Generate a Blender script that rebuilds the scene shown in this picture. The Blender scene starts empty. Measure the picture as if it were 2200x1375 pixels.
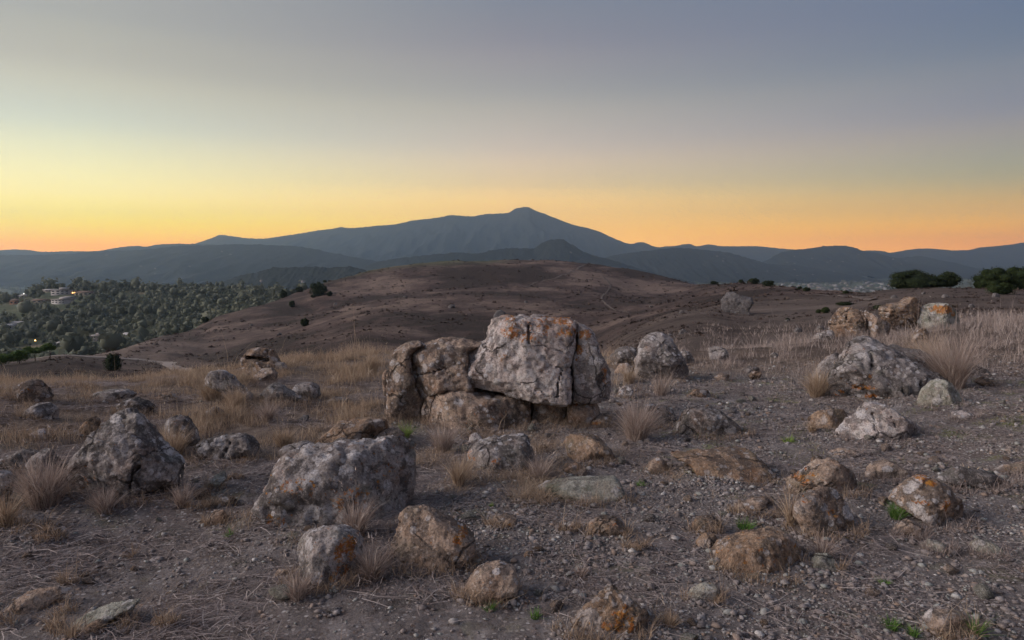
import bpy, math, random
import numpy as np
from mathutils import Vector

ORD = 'first second third fourth fifth sixth seventh eighth ninth tenth eleventh twelfth thirteenth fourteenth fifteenth sixteenth seventeenth eighteenth nineteenth twentieth'.split()
# ------------------------------------------------------------------ camera, sky, sun, exposure
sc = bpy.context.scene
COL = sc.collection
F, CX, CY, HOR, EYE = 1433.0, 1100.0, 687.5, 548.0, 1.6
PITCH = math.atan((CY - HOR) / F)
cam = bpy.data.cameras.new('camera'); cam_o = bpy.data.objects.new('camera', cam); COL.objects.link(cam_o)
cam.sensor_width = 36.0; cam.lens = 36.0 * F / 2200.0; cam.clip_start = 0.05; cam.clip_end = 60000
cam_o.location = (0, 0, EYE); cam_o.rotation_euler = (math.radians(90) - PITCH, 0, 0)
sc.camera = cam_o

SUN_AZ, SUN_EL, GLOW_AZ = math.radians(-100), math.radians(24), math.radians(-66)
SKY_GAIN = 2.0
def lin(r, g, b, k=1.0):
    f = lambda c: (c / 255 / 12.92 if c <= 10 else ((c / 255 + 0.055) / 1.055) ** 2.4) * k
    return (f(r), f(g), f(b), 1.0)
world = bpy.data.worlds.new('World'); sc.world = world; world.use_nodes = True
def build_world():
    nt = world.node_tree; N = nt.nodes; L = nt.links
    bg = N['Background']
    geo = N.new('ShaderNodeTexCoord')
    sep = N.new('ShaderNodeSeparateXYZ'); L.new(geo.outputs['Generated'], sep.inputs[0])
    def m(op, a, b=None, c=None, clamp=False):
        n = N.new('ShaderNodeMath'); n.operation = op; n.use_clamp = clamp
        for i, v in enumerate((a, b, c)):
            if v is None: continue
            if isinstance(v, (int, float)): n.inputs[i].default_value = v
            else: L.new(v, n.inputs[i])
        return n.outputs[0]
    el = m('ARCSINE', sep.outputs[2])
    t = m('POWER', m('DIVIDE', m('MAXIMUM', el, 0.0), math.pi / 2), 0.5)      # more room near the horizon
    az = m('ARCTAN2', sep.outputs[0], sep.outputs[1])
    dif = m('SUBTRACT', az, GLOW_AZ)
    dd = m('ARCCOSINE', m('MULTIPLY', m('COSINE', dif), 0.99999))              # 0 .. pi from the glow
    P = lambda deg: math.sqrt(deg / 90.0)
    ramps = [
        [(0.00, (246.2, 161.2, 12.9)), (0.82, (246.2, 161.2, 12.9)), (2.46, (255.0, 221.6, 34.9)), (4.49, (244.5, 227.0, 139.6)), (8.64, (187.0, 188.0, 160.6)), (12.65, (155.8, 152.8, 135.4)), (16.38, (133.0, 132.3, 123.7)), (45.00, (99.7, 106.3, 124.7)), (90.00, (94.6, 101.3, 119.7))],
        [(0.00, (249.1, 183.1, 78.5)), (2.00, (249.1, 191.1, 94.9)), (4.43, (249.1, 202.4, 118.8)), (5.78, (214.0, 185.4, 134.4)), (8.45, (179.3, 164.7, 147.2)), (12.51, (139.2, 136.5, 130.4)), (16.39, (115.1, 112.9, 117.0)), (19.94, (97.9, 102.3, 112.1)), (45.00, (88.0, 97.1, 116.4)), (90.00, (94.6, 101.3, 119.7))],
        [(0.00, (223.2, 143.0, 50.7)), (1.21, (223.2, 143.0, 50.7)), (2.47, (236.2, 170.8, 43.4)), (4.98, (166.5, 152.3, 110.2)), (8.97, (122.7, 122.1, 124.0)), (12.83, (95.1, 103.3, 114.5)), (16.43, (76.3, 89.7, 109.1)), (45.00, (88.0, 97.1, 116.4)), (90.00, (94.6, 101.3, 119.7))],
        [(0, (156.5, 129.7, 124.7)), (4, (169.8, 141.4, 134.7)), (9, (158.1, 138.1, 138.1)), (18, (123.0, 119.7, 131.4)), (45, (98.0, 104.7, 126.4)), (90, (101.3, 106.3, 124.7))],
    ]
    outs = []
    for rp in ramps:
        r = N.new('ShaderNodeValToRGB'); cr = r.color_ramp; cr.interpolation = 'CARDINAL'
        while len(cr.elements) < len(rp): cr.elements.new(0.5)
        for e, (d, c) in zip(cr.elements, rp): e.position = P(d); e.color = lin(*c)
        L.new(t, r.inputs[0]); outs.append(r.outputs[0])
    cur = outs[0]
    for k, (a0, a1) in enumerate(((34, 66), (66, 102), (102, 174))):
        mr = N.new('ShaderNodeMapRange'); mr.interpolation_type = 'LINEAR'
        L.new(dd, mr.inputs[0]); mr.inputs[1].default_value = math.radians(a0); mr.inputs[2].default_value = math.radians(a1)
        mx = N.new('ShaderNodeMix'); mx.data_type = 'RGBA'
        L.new(mr.outputs[0], mx.inputs[0]); L.new(cur, mx.inputs[6]); L.new(outs[k + 1], mx.inputs[7])
        cur = mx.outputs[2]
    sky = N.new('ShaderNodeTexSky'); sky.sky_type = 'NISHITA'; sky.sun_disc = False
    sky.sun_elevation = math.radians(-3); sky.sun_rotation = SUN_AZ; sky.ozone_density = 2.0
    sg = N.new('ShaderNodeVectorMath'); sg.operation = 'SCALE'; L.new(sky.outputs[0], sg.inputs[0]); sg.inputs[3].default_value = 3.5
    mx = N.new('ShaderNodeMix'); mx.data_type = 'RGBA'; mx.inputs[0].default_value = 0.12
    L.new(cur, mx.inputs[6]); L.new(sg.outputs[0], mx.inputs[7])
    boost = m('ADD', m('MULTIPLY', m('POWER', 2.718, m('MULTIPLY', m('MAXIMUM', el, 0.0), -34.0)), 0.85), 1.0)
    bs = N.new('ShaderNodeVectorMath'); bs.operation = 'SCALE'; L.new(mx.outputs[2], bs.inputs[0]); L.new(boost, bs.inputs[3])
    tn = N.new('ShaderNodeVectorMath'); tn.operation = 'MULTIPLY'; L.new(bs.outputs[0], tn.inputs[0]); tn.inputs[1].default_value = (1.0, 0.975, 0.92)
    L.new(tn.outputs[0], bg.inputs[0]); bg.inputs[1].default_value = SKY_GAIN
build_world()
sun = bpy.data.lights.new('sun', 'SUN'); sun.energy = 4.0; sun.angle = math.radians(36); sun.color = (1.0, 0.85, 0.80)
sun_o = bpy.data.objects.new('sun', sun); COL.objects.link(sun_o)
sd = Vector((math.sin(SUN_AZ) * math.cos(SUN_EL), math.cos(SUN_AZ) * math.cos(SUN_EL), math.sin(SUN_EL)))
sun_o.rotation_euler = sd.to_track_quat('Z', 'Y').to_euler()
vs = sc.view_settings; vs.view_transform = 'Standard'; vs.look = 'None'; vs.gamma = 1; vs.use_curve_mapping = False; vs.exposure = 0.0
sc.render.engine = 'CYCLES'
cy = sc.cycles
cy.use_denoising = True; cy.max_bounces = 5; cy.diffuse_bounces = 3; cy.volume_bounces = 1; cy.transparent_max_bounces = 4
cy.volume_max_steps = 64; cy.sample_clamp_indirect = 4.0; cy.use_adaptive_sampling = True; cy.adaptive_threshold = 0.02

# ------------------------------------------------------------------ numpy helpers
RNG = np.random.default_rng(7); random.seed(7)
_perm = np.random.default_rng(3).permutation(256); _perm = np.concatenate([_perm, _perm, _perm])
_g3 = np.random.default_rng(5).normal(size=(256, 3)); _g3 /= np.linalg.norm(_g3, axis=1)[:, None]
def perlin(p):
    p = np.asarray(p, float); i = np.floor(p).astype(np.int64); f = p - i; i &= 255
    u = f * f * f * (f * (f * 6 - 15) + 10)
    def g(dx, dy, dz):
        h = _perm[_perm[_perm[(i[..., 0] + dx) & 255] + ((i[..., 1] + dy) & 255)] + ((i[..., 2] + dz) & 255)]
        gr = _g3[h]
        return gr[..., 0] * (f[..., 0] - dx) + gr[..., 1] * (f[..., 1] - dy) + gr[..., 2] * (f[..., 2] - dz)
    def lx(dy, dz):
        a, b = g(0, dy, dz), g(1, dy, dz); return a + u[..., 0] * (b - a)
    def ly(dz):
        a, b = lx(0, dz), lx(1, dz); return a + u[..., 1] * (b - a)
    a, b = ly(0), ly(1)
    return (a + u[..., 2] * (b - a)) * 1.6
_a2 = np.random.default_rng(9).uniform(0, 2 * math.pi, 256); _gx2, _gy2 = np.cos(_a2), np.sin(_a2)
def perlin2(x, y):
    i = np.floor(x).astype(np.int64); j = np.floor(y).astype(np.int64); fx = x - i; fy = y - j; i &= 255; j &= 255
    ux = fx * fx * fx * (fx * (fx * 6 - 15) + 10); uy = fy * fy * fy * (fy * (fy * 6 - 15) + 10)
    def g(dx, dy):
        h = _perm[_perm[(i + dx) & 255] + ((j + dy) & 255)]; return _gx2[h] * (fx - dx) + _gy2[h] * (fy - dy)
    a = g(0, 0); a = a + ux * (g(1, 0) - a); b = g(0, 1); b = b + ux * (g(1, 1) - b)
    return (a + uy * (b - a)) * 1.4
def fbm(p, oct=4, gain=0.5, lac=2.03):
    a, s, t = 1.0, 0.0, 0.0
    p = np.asarray(p, float)
    for k in range(oct):
        s = s + a * perlin(p + 17.3 * k); t += a; a *= gain; p = p * lac
    return s / t
def fbm2(x, y, sc_, oct=4, seed=0.0):
    x = np.asarray(x, float) / sc_ + seed * 13.7; y = np.asarray(y, float) / sc_ - seed * 7.9; a, s, t = 1.0, 0.0, 0.0
    for k in range(oct):
        s = s + a * perlin2(x + 5.2 * k, y + 9.1 * k); t += a; a *= 0.5; x = x * 2.03; y = y * 2.03
    return s / t
def sstep(a, b, x):
    t = np.clip((x - a) / (b - a), 0, 1); return t * t * (3 - 2 * t)
cp, sp = math.cos(PITCH), math.sin(PITCH)
def ray(px, py):
    u = (np.asarray(px, float) - CX) / F; v = (CY - np.asarray(py, float)) / F
    return u, cp + v * sp, -sp + v * cp           # x, y, z per unit
def at_depth(px, py, Y):
    x, y, z = ray(px, py); return x / y * Y, Y, EYE + z / y * Y
def project(x, y, z):
    zz = z - EYE; yc = y * cp - zz * sp; vc = y * sp + zz * cp
    return CX + F * x / yc, CY - F * vc / yc
def pchip(xk, yk, x):
    xk = np.asarray(xk, float); yk = np.asarray(yk, float)
    h = np.diff(xk); d = np.diff(yk) / h; m = np.zeros_like(yk)
    m[0], m[-1] = d[0], d[-1]
    for i in range(1, len(xk) - 1):
        if d[i - 1] * d[i] > 0:
            w1, w2 = 2 * h[i] + h[i - 1], h[i] + 2 * h[i - 1]
            m[i] = (w1 + w2) / (w1 / d[i - 1] + w2 / d[i])
    x = np.clip(x, xk[0], xk[-1]); i = np.clip(np.searchsorted(xk, x) - 1, 0, len(h) - 1)
    t = (x - xk[i]) / h[i]
    return (2*t**3 - 3*t**2 + 1) * yk[i] + (t**3 - 2*t**2 + t) * h[i] * m[i] + (-2*t**3 + 3*t**2) * yk[i+1] + (t**3 - t**2) * h[i] * m[i+1]

def mesh_np(name, V, faces, mats=(), smooth=False, attrs=None):
    """V (n,3); faces: array (m,k) or list of such arrays"""
    me = bpy.data.meshes.new(name)
    if not isinstance(faces, (list, tuple)): faces = [faces]
    faces = [np.asarray(f, np.int32) for f in faces if len(f)]
    V = np.asarray(V, np.float32)
    nl = sum(f.size for f in faces); nf = sum(len(f) for f in faces)
    me.vertices.add(len(V)); me.vertices.foreach_set('co', V.ravel())
    me.loops.add(nl); me.loops.foreach_set('vertex_index', np.concatenate([f.ravel() for f in faces]))
    tot = np.concatenate([np.full(len(f), f.shape[1], np.int32) for f in faces])
    me.polygons.add(nf); me.polygons.foreach_set('loop_start', np.concatenate([[0], np.cumsum(tot)[:-1]]).astype(np.int32))
    me.polygons.foreach_set('loop_total', tot)
    if smooth: me.polygons.foreach_set('use_smooth', np.ones(nf, bool))
    for k, v in (attrs or {}).items():
        v = np.asarray(v, np.float32)
        if v.ndim == 1:
            a = me.attributes.new(k, 'FLOAT', 'POINT'); a.data.foreach_set('value', v)
        else:
            a = me.attributes.new(k, 'FLOAT_COLOR', 'POINT')
            a.data.foreach_set('color', np.concatenate([v, np.ones((len(v), 1), np.float32)], 1).ravel())
    for mt in mats: me.materials.append(mt)
    me.update(calc_edges=True)
    return me
def link(name, me, loc=(0, 0, 0), parent=None, rot=None, scale=None):
    o = bpy.data.objects.new(name, me); COL.objects.link(o); o.location = loc
    if rot is not None: o.rotation_euler = rot
    if scale is not None: o.scale = scale
    if parent is not None: o.parent = parent
    return o
def tag(o, label=None, cat=None, group=None, kind=None):
    if label: o['label'] = label
    if cat: o['category'] = cat
    if group: o['group'] = group
    if kind: o['kind'] = kind
    return o

# ------------------------------------------------------------------ materials
class NT:
    def __init__(s, name):
        s.mat = bpy.data.materials.new(name); s.mat.use_nodes = True
        s.t = s.mat.node_tree; s.N = s.t.nodes; s.L = s.t.links
        s.bsdf = s.N['Principled BSDF']; s.bsdf.inputs['Roughness'].default_value = 0.92
        s.bsdf.inputs['Specular IOR Level'].default_value = 0.15
    def put(s, sock, v):
        if v is None: return
        if hasattr(v, 'is_output') or hasattr(v, 'links'): s.L.new(v, sock)
        elif isinstance(v, (int, float)): sock.default_value = v
        else:
            v = tuple(v)
            sock.default_value = v if len(sock.default_value) == len(v) else (v + (1.0,) if len(v) < len(sock.default_value) else v[:3])
    def n(s, typ, **kw):
        nd = s.N.new(typ)
        for k, v in kw.items(): setattr(nd, k, v)
        return nd
    def math(s, op, a, b=None, clamp=False):
        nd = s.n('ShaderNodeMath', operation=op, use_clamp=clamp); s.put(nd.inputs[0], a); s.put(nd.inputs[1], b); return nd.outputs[0]
    def noise(s, vec, scale, detail=5, rough=0.55, dist=0.0):
        nd = s.n('ShaderNodeTexNoise'); s.put(nd.inputs['Vector'], vec); nd.inputs['Scale'].default_value = scale
        nd.inputs['Detail'].default_value = detail; nd.inputs['Roughness'].default_value = rough; nd.inputs['Distortion'].default_value = dist
        return nd.outputs[0]
    def voro(s, vec, scale, feature='F1', out='Distance', rnd=1.0):
        nd = s.n('ShaderNodeTexVoronoi', feature=feature); s.put(nd.inputs['Vector'], vec); nd.inputs['Scale'].default_value = scale
        nd.inputs['Randomness'].default_value = rnd
        return nd.outputs[out]
    def rng(s, v, a, b, lo=0.0, hi=1.0, smooth=True):
        nd = s.n('ShaderNodeMapRange', interpolation_type='SMOOTHSTEP' if smooth else 'LINEAR'); s.put(nd.inputs[0], v)
        for i, x in zip((1, 2, 3, 4), (a, b, lo, hi)): nd.inputs[i].default_value = x
        return nd.outputs[0]
    def mix(s, f, a, b, mode='MIX'):
        nd = s.n('ShaderNodeMix', data_type='RGBA', blend_type=mode); s.put(nd.inputs[0], f); s.put(nd.inputs[6], a); s.put(nd.inputs[7], b); return nd.outputs[2]
    def ramp(s, f, stops):
        nd = s.n('ShaderNodeValToRGB'); cr = nd.color_ramp
        while len(cr.elements) < len(stops): cr.elements.new(0.5)
        for e, (p, c) in zip(cr.elements, stops): e.position = p; e.color = tuple(c[:3]) + (1.0,)
        s.put(nd.inputs[0], f); return nd.outputs[0]
    def attr(s, name, out='Fac'):
        nd = s.n('ShaderNodeAttribute', attribute_name=name); return nd.outputs[out]
    def bump(s, h, strength, dist, prev=None):
        nd = s.n('ShaderNodeBump'); nd.inputs['Strength'].default_value = strength; nd.inputs['Distance'].default_value = dist
        s.put(nd.inputs['Height'], h)
        if prev is not None: s.L.new(prev, nd.inputs['Normal'])
        return nd.outputs[0]
    def done(s, col, normal=None):
        s.put(s.bsdf.inputs['Base Color'], col)
        if normal is not None: s.L.new(normal, s.bsdf.inputs['Normal'])
        return s.mat

def rock_material(name, c_dark, c_mid, c_light, pale=0.5, dark=0.5, green=0.3, rust=0.2, spot=7.0):
    m = NT(name)
    tc = m.n('ShaderNodeTexCoord'); oi = m.n('ShaderNodeObjectInfo')
    off = m.n('ShaderNodeVectorMath', operation='SCALE'); m.put(off.inputs[0], oi.outputs['Location']); off.inputs[3].default_value = 3.7
    add = m.n('ShaderNodeVectorMath', operation='ADD'); m.L.new(tc.outputs['Object'], add.inputs[0]); m.L.new(off.outputs[0], add.inputs[1])
    v = add.outputs[0]
    w = m.noise(v, 7.0, 4, 0.6)
    n1 = m.noise(v, 3.2, 8, 0.68); n2 = m.noise(v, 19.0, 6, 0.7); n3 = m.noise(v, 70.0, 4, 0.7); n4 = m.noise(v, 1.6, 3, 0.5)
    base = m.ramp(m.math('ADD', m.math('MULTIPLY', n1, 0.6), m.math('MULTIPLY', n2, 0.4)), [(0.33, c_dark), (0.5, c_mid), (0.68, c_light)])
    # rusty weathering
    base = m.mix(m.math('MULTIPLY', m.rng(m.noise(v, 4.5, 6, 0.65), 0.5, 0.66), rust), base, (0.17, 0.082, 0.04))
    base = m.mix(m.math('MULTIPLY', m.rng(m.noise(v, 5.1, 6, 0.62), 0.52, 0.64), green), base, (0.135, 0.145, 0.105))
    # dark lichen crust
    dk = m.math('MULTIPLY', m.rng(m.math('ADD', m.noise(v, 8.5, 7, 0.7), m.math('MULTIPLY', n4, 0.35)), 0.67, 0.73), dark * 0.85)
    base = m.mix(dk, base, (0.05, 0.044, 0.042))
    # pale round lichen, two sizes
    ps = None
    for k, (s_, r0) in enumerate(((spot, 0.36), (spot * 2.3, 0.33))):
        d = m.math('ADD', m.voro(v, s_), m.math('MULTIPLY', m.math('SUBTRACT', n2, 0.5), 0.75))
        g = m.rng(m.noise(v, 2.2 + 2 * k, 3, 0.5), 0.44, 0.58)
        p = m.math('MULTIPLY', m.rng(d, r0, r0 - 0.05), g)
        ps = p if ps is None else m.math('MAXIMUM', ps, p)
    pcol = m.mix(m.rng(n2, 0.35, 0.65), (0.44, 0.42, 0.415), (0.56, 0.54, 0.525))
    base = m.mix(m.math('MULTIPLY', ps, pale), base, pcol)
    # orange lichen where painted and a few specks
    at = m.attr('orange')
    o = m.rng(m.math('ADD', at, m.math('MULTIPLY', m.math('SUBTRACT', m.noise(v, 22.0, 8, 0.8), 0.5), 5.0)), 0.64, 0.70)
    ocol = m.mix(m.rng(m.noise(v, 34.0, 3, 0.6), 0.4, 0.6), (0.33, 0.105, 0.022), (0.37, 0.17, 0.03))
    base = m.mix(m.math('MULTIPLY', o, 0.92), base, ocol)
    base = m.mix(m.rng(n3, 0.46, 0.64, 0.0, 0.55), base, (0.05, 0.044, 0.04), 'MIX')
    base = m.mix(m.rng(m.noise(v, 38.0, 6, 0.75), 0.54, 0.66, 0.0, 0.4), base, (0.5, 0.47, 0.44))
    b = m.bump(m.noise(v, 9.0, 9, 0.76), 0.55, 0.035)
    b = m.bump(m.math('ADD', n3, m.math('MULTIPLY', ps, 0.35)), 0.9, 0.016, b)
    nd = m.n('ShaderNodeTexNoise'); m.L.new(v, nd.inputs['Vector']); nd.inputs['Scale'].default_value = 4.0; nd.inputs['Detail'].default_value = 5.0
    cr = m.rng(m.voro(m.mix(0.22, v, nd.outputs[1]), 2.6, 'DISTANCE_TO_EDGE'), 0.0, 0.022)
    gate = m.rng(m.noise(v, 1.9, 2, 0.5), 0.46, 0.56)
    base = m.mix(m.math('MULTIPLY', m.math('SUBTRACT', 1.0, cr), m.math('MULTIPLY', gate, 0.75)), base, (0.03, 0.026, 0.024))
    b = m.bump(m.math('MAXIMUM', cr, m.math('SUBTRACT', 1.0, gate)), 0.7, 0.03, b)
    return m.done(base, b)
ROCK = {
    'grey': rock_material('rock_grey', (0.120, 0.108, 0.103), (0.270, 0.246, 0.232), (0.444, 0.408, 0.382), 0.9, 0.85, 0.35, 0.3),
    'pale': rock_material('rock_pale', (0.225, 0.193, 0.177), (0.473, 0.413, 0.383), (0.620, 0.620, 0.593), 0.95, 0.7, 0.2, 0.35),
    'tan': rock_material('rock_tan', (0.162, 0.120, 0.091), (0.336, 0.254, 0.194), (0.516, 0.408, 0.318), 0.75, 0.75, 0.3, 0.5),
    'brown': rock_material('rock_brown', (0.120, 0.084, 0.060), (0.276, 0.192, 0.130), (0.456, 0.336, 0.234), 0.5, 0.8, 0.3, 0.6),
    'dark': rock_material('rock_dark', (0.066, 0.060, 0.056), (0.162, 0.144, 0.132), (0.348, 0.312, 0.288), 0.75, 0.85, 0.25, 0.35, 7.0),
    'slate': rock_material('rock_slate', (0.05, 0.047, 0.048), (0.115, 0.108, 0.108), (0.2, 0.19, 0.19), 0.25, 0.7, 0.2, 0.1, 7.0),
    'green': rock_material('rock_green', (0.173, 0.173, 0.144), (0.326, 0.323, 0.269), (0.499, 0.480, 0.413), 0.6, 0.6, 0.8, 0.25),
}
def ground_material():
    m = NT('ground_soil')
    geo = m.n('ShaderNodeNewGeometry'); v = geo.outputs['Position']
    gr = m.attr('grassy'); far = m.attr('far'); wood = m.attr('wood'); moss = m.attr('moss'); pale = m.attr('pale')
    soil = m.ramp(m.noise(v, 5.0, 9, 0.78), [(0.34, (0.075, 0.066, 0.063)), (0.5, (0.195, 0.177, 0.17)), (0.66, (0.33, 0.303, 0.292))])
    soil = m.mix(m.rng(m.noise(v, 0.9, 4, 0.6), 0.5, 0.68, 0, 0.5), soil, (0.16, 0.118, 0.095))
    peb = m.voro(v, 42.0, 'F1', 'Color'); pd = m.voro(v, 42.0, 'F1', 'Distance')
    pv = m.n('ShaderNodeSeparateColor'); m.L.new(peb, pv.inputs[0])
    pc = m.ramp(pv.outputs[0], [(0.0, (0.134, 0.115, 0.106)), (0.45, (0.288, 0.259, 0.240)), (0.85, (0.499, 0.470, 0.442)), (1.0, (0.600, 0.600, 0.600))])
    pm = m.math('MULTIPLY', m.rng(pd, 0.5, 0.3), m.rng(m.math('ADD', pv.outputs[1], m.noise(v, 1.1, 3)), 0.8, 1.1))
    soil = m.mix(m.math('MULTIPLY', pm, 0.85), soil, pc)
    # short litter look
    wv = m.n('ShaderNodeTexWave'); 
    lit = m.rng(m.noise(v, 60.0, 6, 0.8, 2.5), 0.52, 0.62)
    soil = m.mix(m.math('MULTIPLY', lit, 0.45), soil, (0.442, 0.355, 0.288))
    soil = m.mix(m.math('MULTIPLY', m.rng(m.noise(v, 1.7, 6, 0.7), 0.54, 0.66), m.math('MULTIPLY', moss, 0.75)), soil, (0.230, 0.250, 0.096))
    straw = m.ramp(m.noise(v, 7.0, 8, 0.75), [(0.34, (0.09, 0.068, 0.054)), (0.52, (0.20, 0.158, 0.125)), (0.7, (0.32, 0.26, 0.205))])
    near = m.mix(gr, soil, straw)
    # dry hillsides: streaks along the contour and tufts
    mp = m.n('ShaderNodeMapping'); m.L.new(v, mp.inputs[0]); mp.inputs['Scale'].default_value = (0.6, 1.0, 1.8)
    s1 = m.noise(mp.outputs[0], 0.10, 8, 0.68); s2 = m.noise(v, 0.05, 4, 0.6); s3 = m.noise(v, 0.55, 6, 0.72)
    k = m.math('ADD', m.math('MULTIPLY', s1, 0.5), m.math('ADD', m.math('MULTIPLY', s2, 0.25), m.math('MULTIPLY', s3, 0.25)))
    big = m.rng(m.noise(v, 0.016, 6, 0.68), 0.36, 0.64)
    hill = m.ramp(m.math('ADD', m.math('MULTIPLY', k, 0.7), m.math('MULTIPLY', big, 0.3)), [(0.40, (0.040, 0.030, 0.026)), (0.475, (0.069, 0.049, 0.043)), (0.55, (0.102, 0.073, 0.062)), (0.64, (0.167, 0.124, 0.100))])
    hill = m.mix(m.rng(m.noise(v, 0.33, 6, 0.75), 0.55, 0.66, 0, 0.7), hill, (0.036, 0.027, 0.023))
    hill = m.mix(m.rng(m.noise(v, 0.75, 5, 0.75), 0.58, 0.7, 0, 0.5), hill, (0.178, 0.132, 0.102))
    hill = m.mix(m.math('MULTIPLY', pale, 0.75), hill, m.ramp(k, [(0.4, (0.085, 0.066, 0.058)), (0.5, (0.155, 0.125, 0.108)), (0.62, (0.24, 0.198, 0.168))]))
    col = m.mix(far, near, hill)
    wcol = m.ramp(m.noise(v, 0.02, 5, 0.6), [(0.35, (0.056, 0.072, 0.042)), (0.55, (0.096, 0.106, 0.058)), (0.72, (0.240, 0.189, 0.120))])
    col = m.mix(wood, col, wcol)
    soil_b = None
    b = m.bump(m.noise(v, 13.0, 9, 0.78), 1.0, 0.06)
    b = m.bump(m.math('MULTIPLY', m.rng(pd, 0.55, 0.1), m.math('SUBTRACT', 1.0, far)), 0.6, 0.012, b)
    b = m.bump(m.math('MULTIPLY', m.noise(v, 0.5, 9, 0.75), far), 1.0, 1.3, b)
    return m.done(col, b)
M_GROUND = ground_material()
def path_material():
    m = NT('path_dirt'); v = m.n('ShaderNodeNewGeometry').outputs['Position']
    return m.done(m.ramp(m.noise(v, 0.7, 6, 0.7), [(0.3, (0.075, 0.06, 0.053)), (0.7, (0.135, 0.11, 0.094))]), m.bump(m.noise(v, 3, 5), 0.5, 0.1))
M_PATH = path_material()
M_TRACK = path_material(); _r = [n for n in M_TRACK.node_tree.nodes if n.type == 'VALTORGB'][0].color_ramp; _r.elements[0].color = (0.2, 0.168, 0.145, 1); _r.elements[1].color = (0.34, 0.29, 0.25, 1)
def island_material(name, stops, rough=0.9, bump=True, trans=0.0, attr=None):
    m = NT(name)
    f = m.attr(attr) if attr else m.n('ShaderNodeNewGeometry').outputs['Random Per Island']
    col = m.ramp(f, stops)
    if bump:
        v = m.n('ShaderNodeNewGeometry').outputs['Position']
        col = m.mix(m.rng(m.noise(v, 55, 5, 0.7), 0.35, 0.7, 0.0, 0.5), col, (0.112, 0.096, 0.088))
        m.done(col, m.bump(m.noise(v, 60, 5, 0.7), 0.5, 0.01))
    else: m.done(col)
    if trans:
        tr = m.n('ShaderNodeBsdfTranslucent'); m.put(tr.inputs[0], col)
        mx = m.n('ShaderNodeMixShader'); mx.inputs[0].default_value = trans
        m.L.new(m.bsdf.outputs[0], mx.inputs[1]); m.L.new(tr.outputs[0], mx.inputs[2]); m.L.new(mx.outputs[0], m.N['Material Output'].inputs[0])
    return m.mat
M_GRAVEL = island_material('gravel', [(0.0, (0.12, 0.103, 0.097)), (0.3, (0.2, 0.177, 0.168)), (0.55, (0.255, 0.235, 0.225)), (0.7, (0.24, 0.175, 0.13)), (0.8, (0.31, 0.29, 0.28)), (0.93, (0.25, 0.27, 0.245)), (1.0, (0.5, 0.48, 0.455))])
M_STRAW = island_material('dry_grass', [(0.0, (0.173, 0.122, 0.090)), (0.3, (0.296, 0.218, 0.155)), (0.6, (0.408, 0.309, 0.216)), (0.85, (0.500, 0.392, 0.279)), (1.0, (0.592, 0.490, 0.369))], bump=False, trans=0.25, attr='tone')
M_MAUVE = island_material('dry_grass_mauve', [(0.0, (0.15, 0.118, 0.107)), (0.35, (0.27, 0.218, 0.192)), (0.7, (0.385, 0.322, 0.282)), (1.0, (0.53, 0.465, 0.415))], bump=False, trans=0.25, attr='tone')
M_PINK = island_material('dry_grass_pink', [(0.0, (0.17, 0.125, 0.108)), (0.35, (0.30, 0.232, 0.198)), (0.7, (0.43, 0.35, 0.295)), (1.0, (0.58, 0.5, 0.43))], bump=False, trans=0.25, attr='tone')
M_SPROUT = island_material('sprout', [(0.0, (0.10, 0.11, 0.045)), (0.5, (0.17, 0.175, 0.075)), (1.0, (0.27, 0.25, 0.12))], bump=False, trans=0.3, attr='tone')
M_LITTER = island_material('straw_litter', [(0.0, (0.12, 0.095, 0.088)), (0.4, (0.23, 0.19, 0.178)), (0.75, (0.34, 0.29, 0.265)), (1.0, (0.5, 0.44, 0.4))], bump=False, trans=0.2, attr='tone')
M_HILLGRASS = island_material('hill_grass', [(0.0, (0.032, 0.024, 0.020)), (0.4, (0.070, 0.051, 0.044)), (0.8, (0.127, 0.095, 0.077)), (1.0, (0.211, 0.159, 0.126))], bump=False, trans=0.2, attr='tone')
M_WEED = island_material('green_leaf', [(0.0, (0.056, 0.120, 0.035)), (0.5, (0.104, 0.208, 0.048)), (1.0, (0.192, 0.288, 0.072))], bump=False, trans=0.3, attr='tone')
M_WEED2 = island_material('bright_green_leaf', [(0.0, (0.096, 0.160, 0.040)), (0.5, (0.176, 0.272, 0.064)), (1.0, (0.320, 0.384, 0.112))], bump=False, trans=0.3, attr='tone')
def leaf(name, a, b, c): return island_material(name, [(0.0, a), (0.5, b), (1.0, c)], bump=False, trans=0.15, attr='tone')
M_LEAF_DARK = leaf('leaf_dark', (0.010, 0.016, 0.007), (0.024, 0.034, 0.014), (0.048, 0.060, 0.022))
M_LEAF_OAK = leaf('leaf_oak', (0.011, 0.019, 0.007), (0.028, 0.041, 0.012), (0.052, 0.066, 0.019))
M_LEAF_PINE = leaf('leaf_pine', (0.025, 0.05, 0.012), (0.06, 0.10, 0.02), (0.11, 0.15, 0.03))
M_LEAF_WOOD = leaf('leaf_wood', (0.055, 0.062, 0.045), (0.13, 0.14, 0.10), (0.23, 0.235, 0.17))
def flat(name, col, rough=0.8, emit=None, es=0.0):
    m = NT(name); m.bsdf.inputs['Roughness'].default_value = rough
    v = m.n('ShaderNodeNewGeometry').outputs['Position']
    m.done(m.mix(m.rng(m.noise(v, 0.8, 4), 0.3, 0.7, 0.0, 0.25), col, tuple(c * 0.6 for c in col)))
    if emit: m.bsdf.inputs['Emission Color'].default_value = tuple(emit) + (1,); m.bsdf.inputs['Emission Strength'].default_value = es
    return m.mat
M_BARK = flat('bark', (0.06, 0.045, 0.035)); M_PALEBARK = flat('pale_bark', (0.32, 0.28, 0.23))
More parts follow.
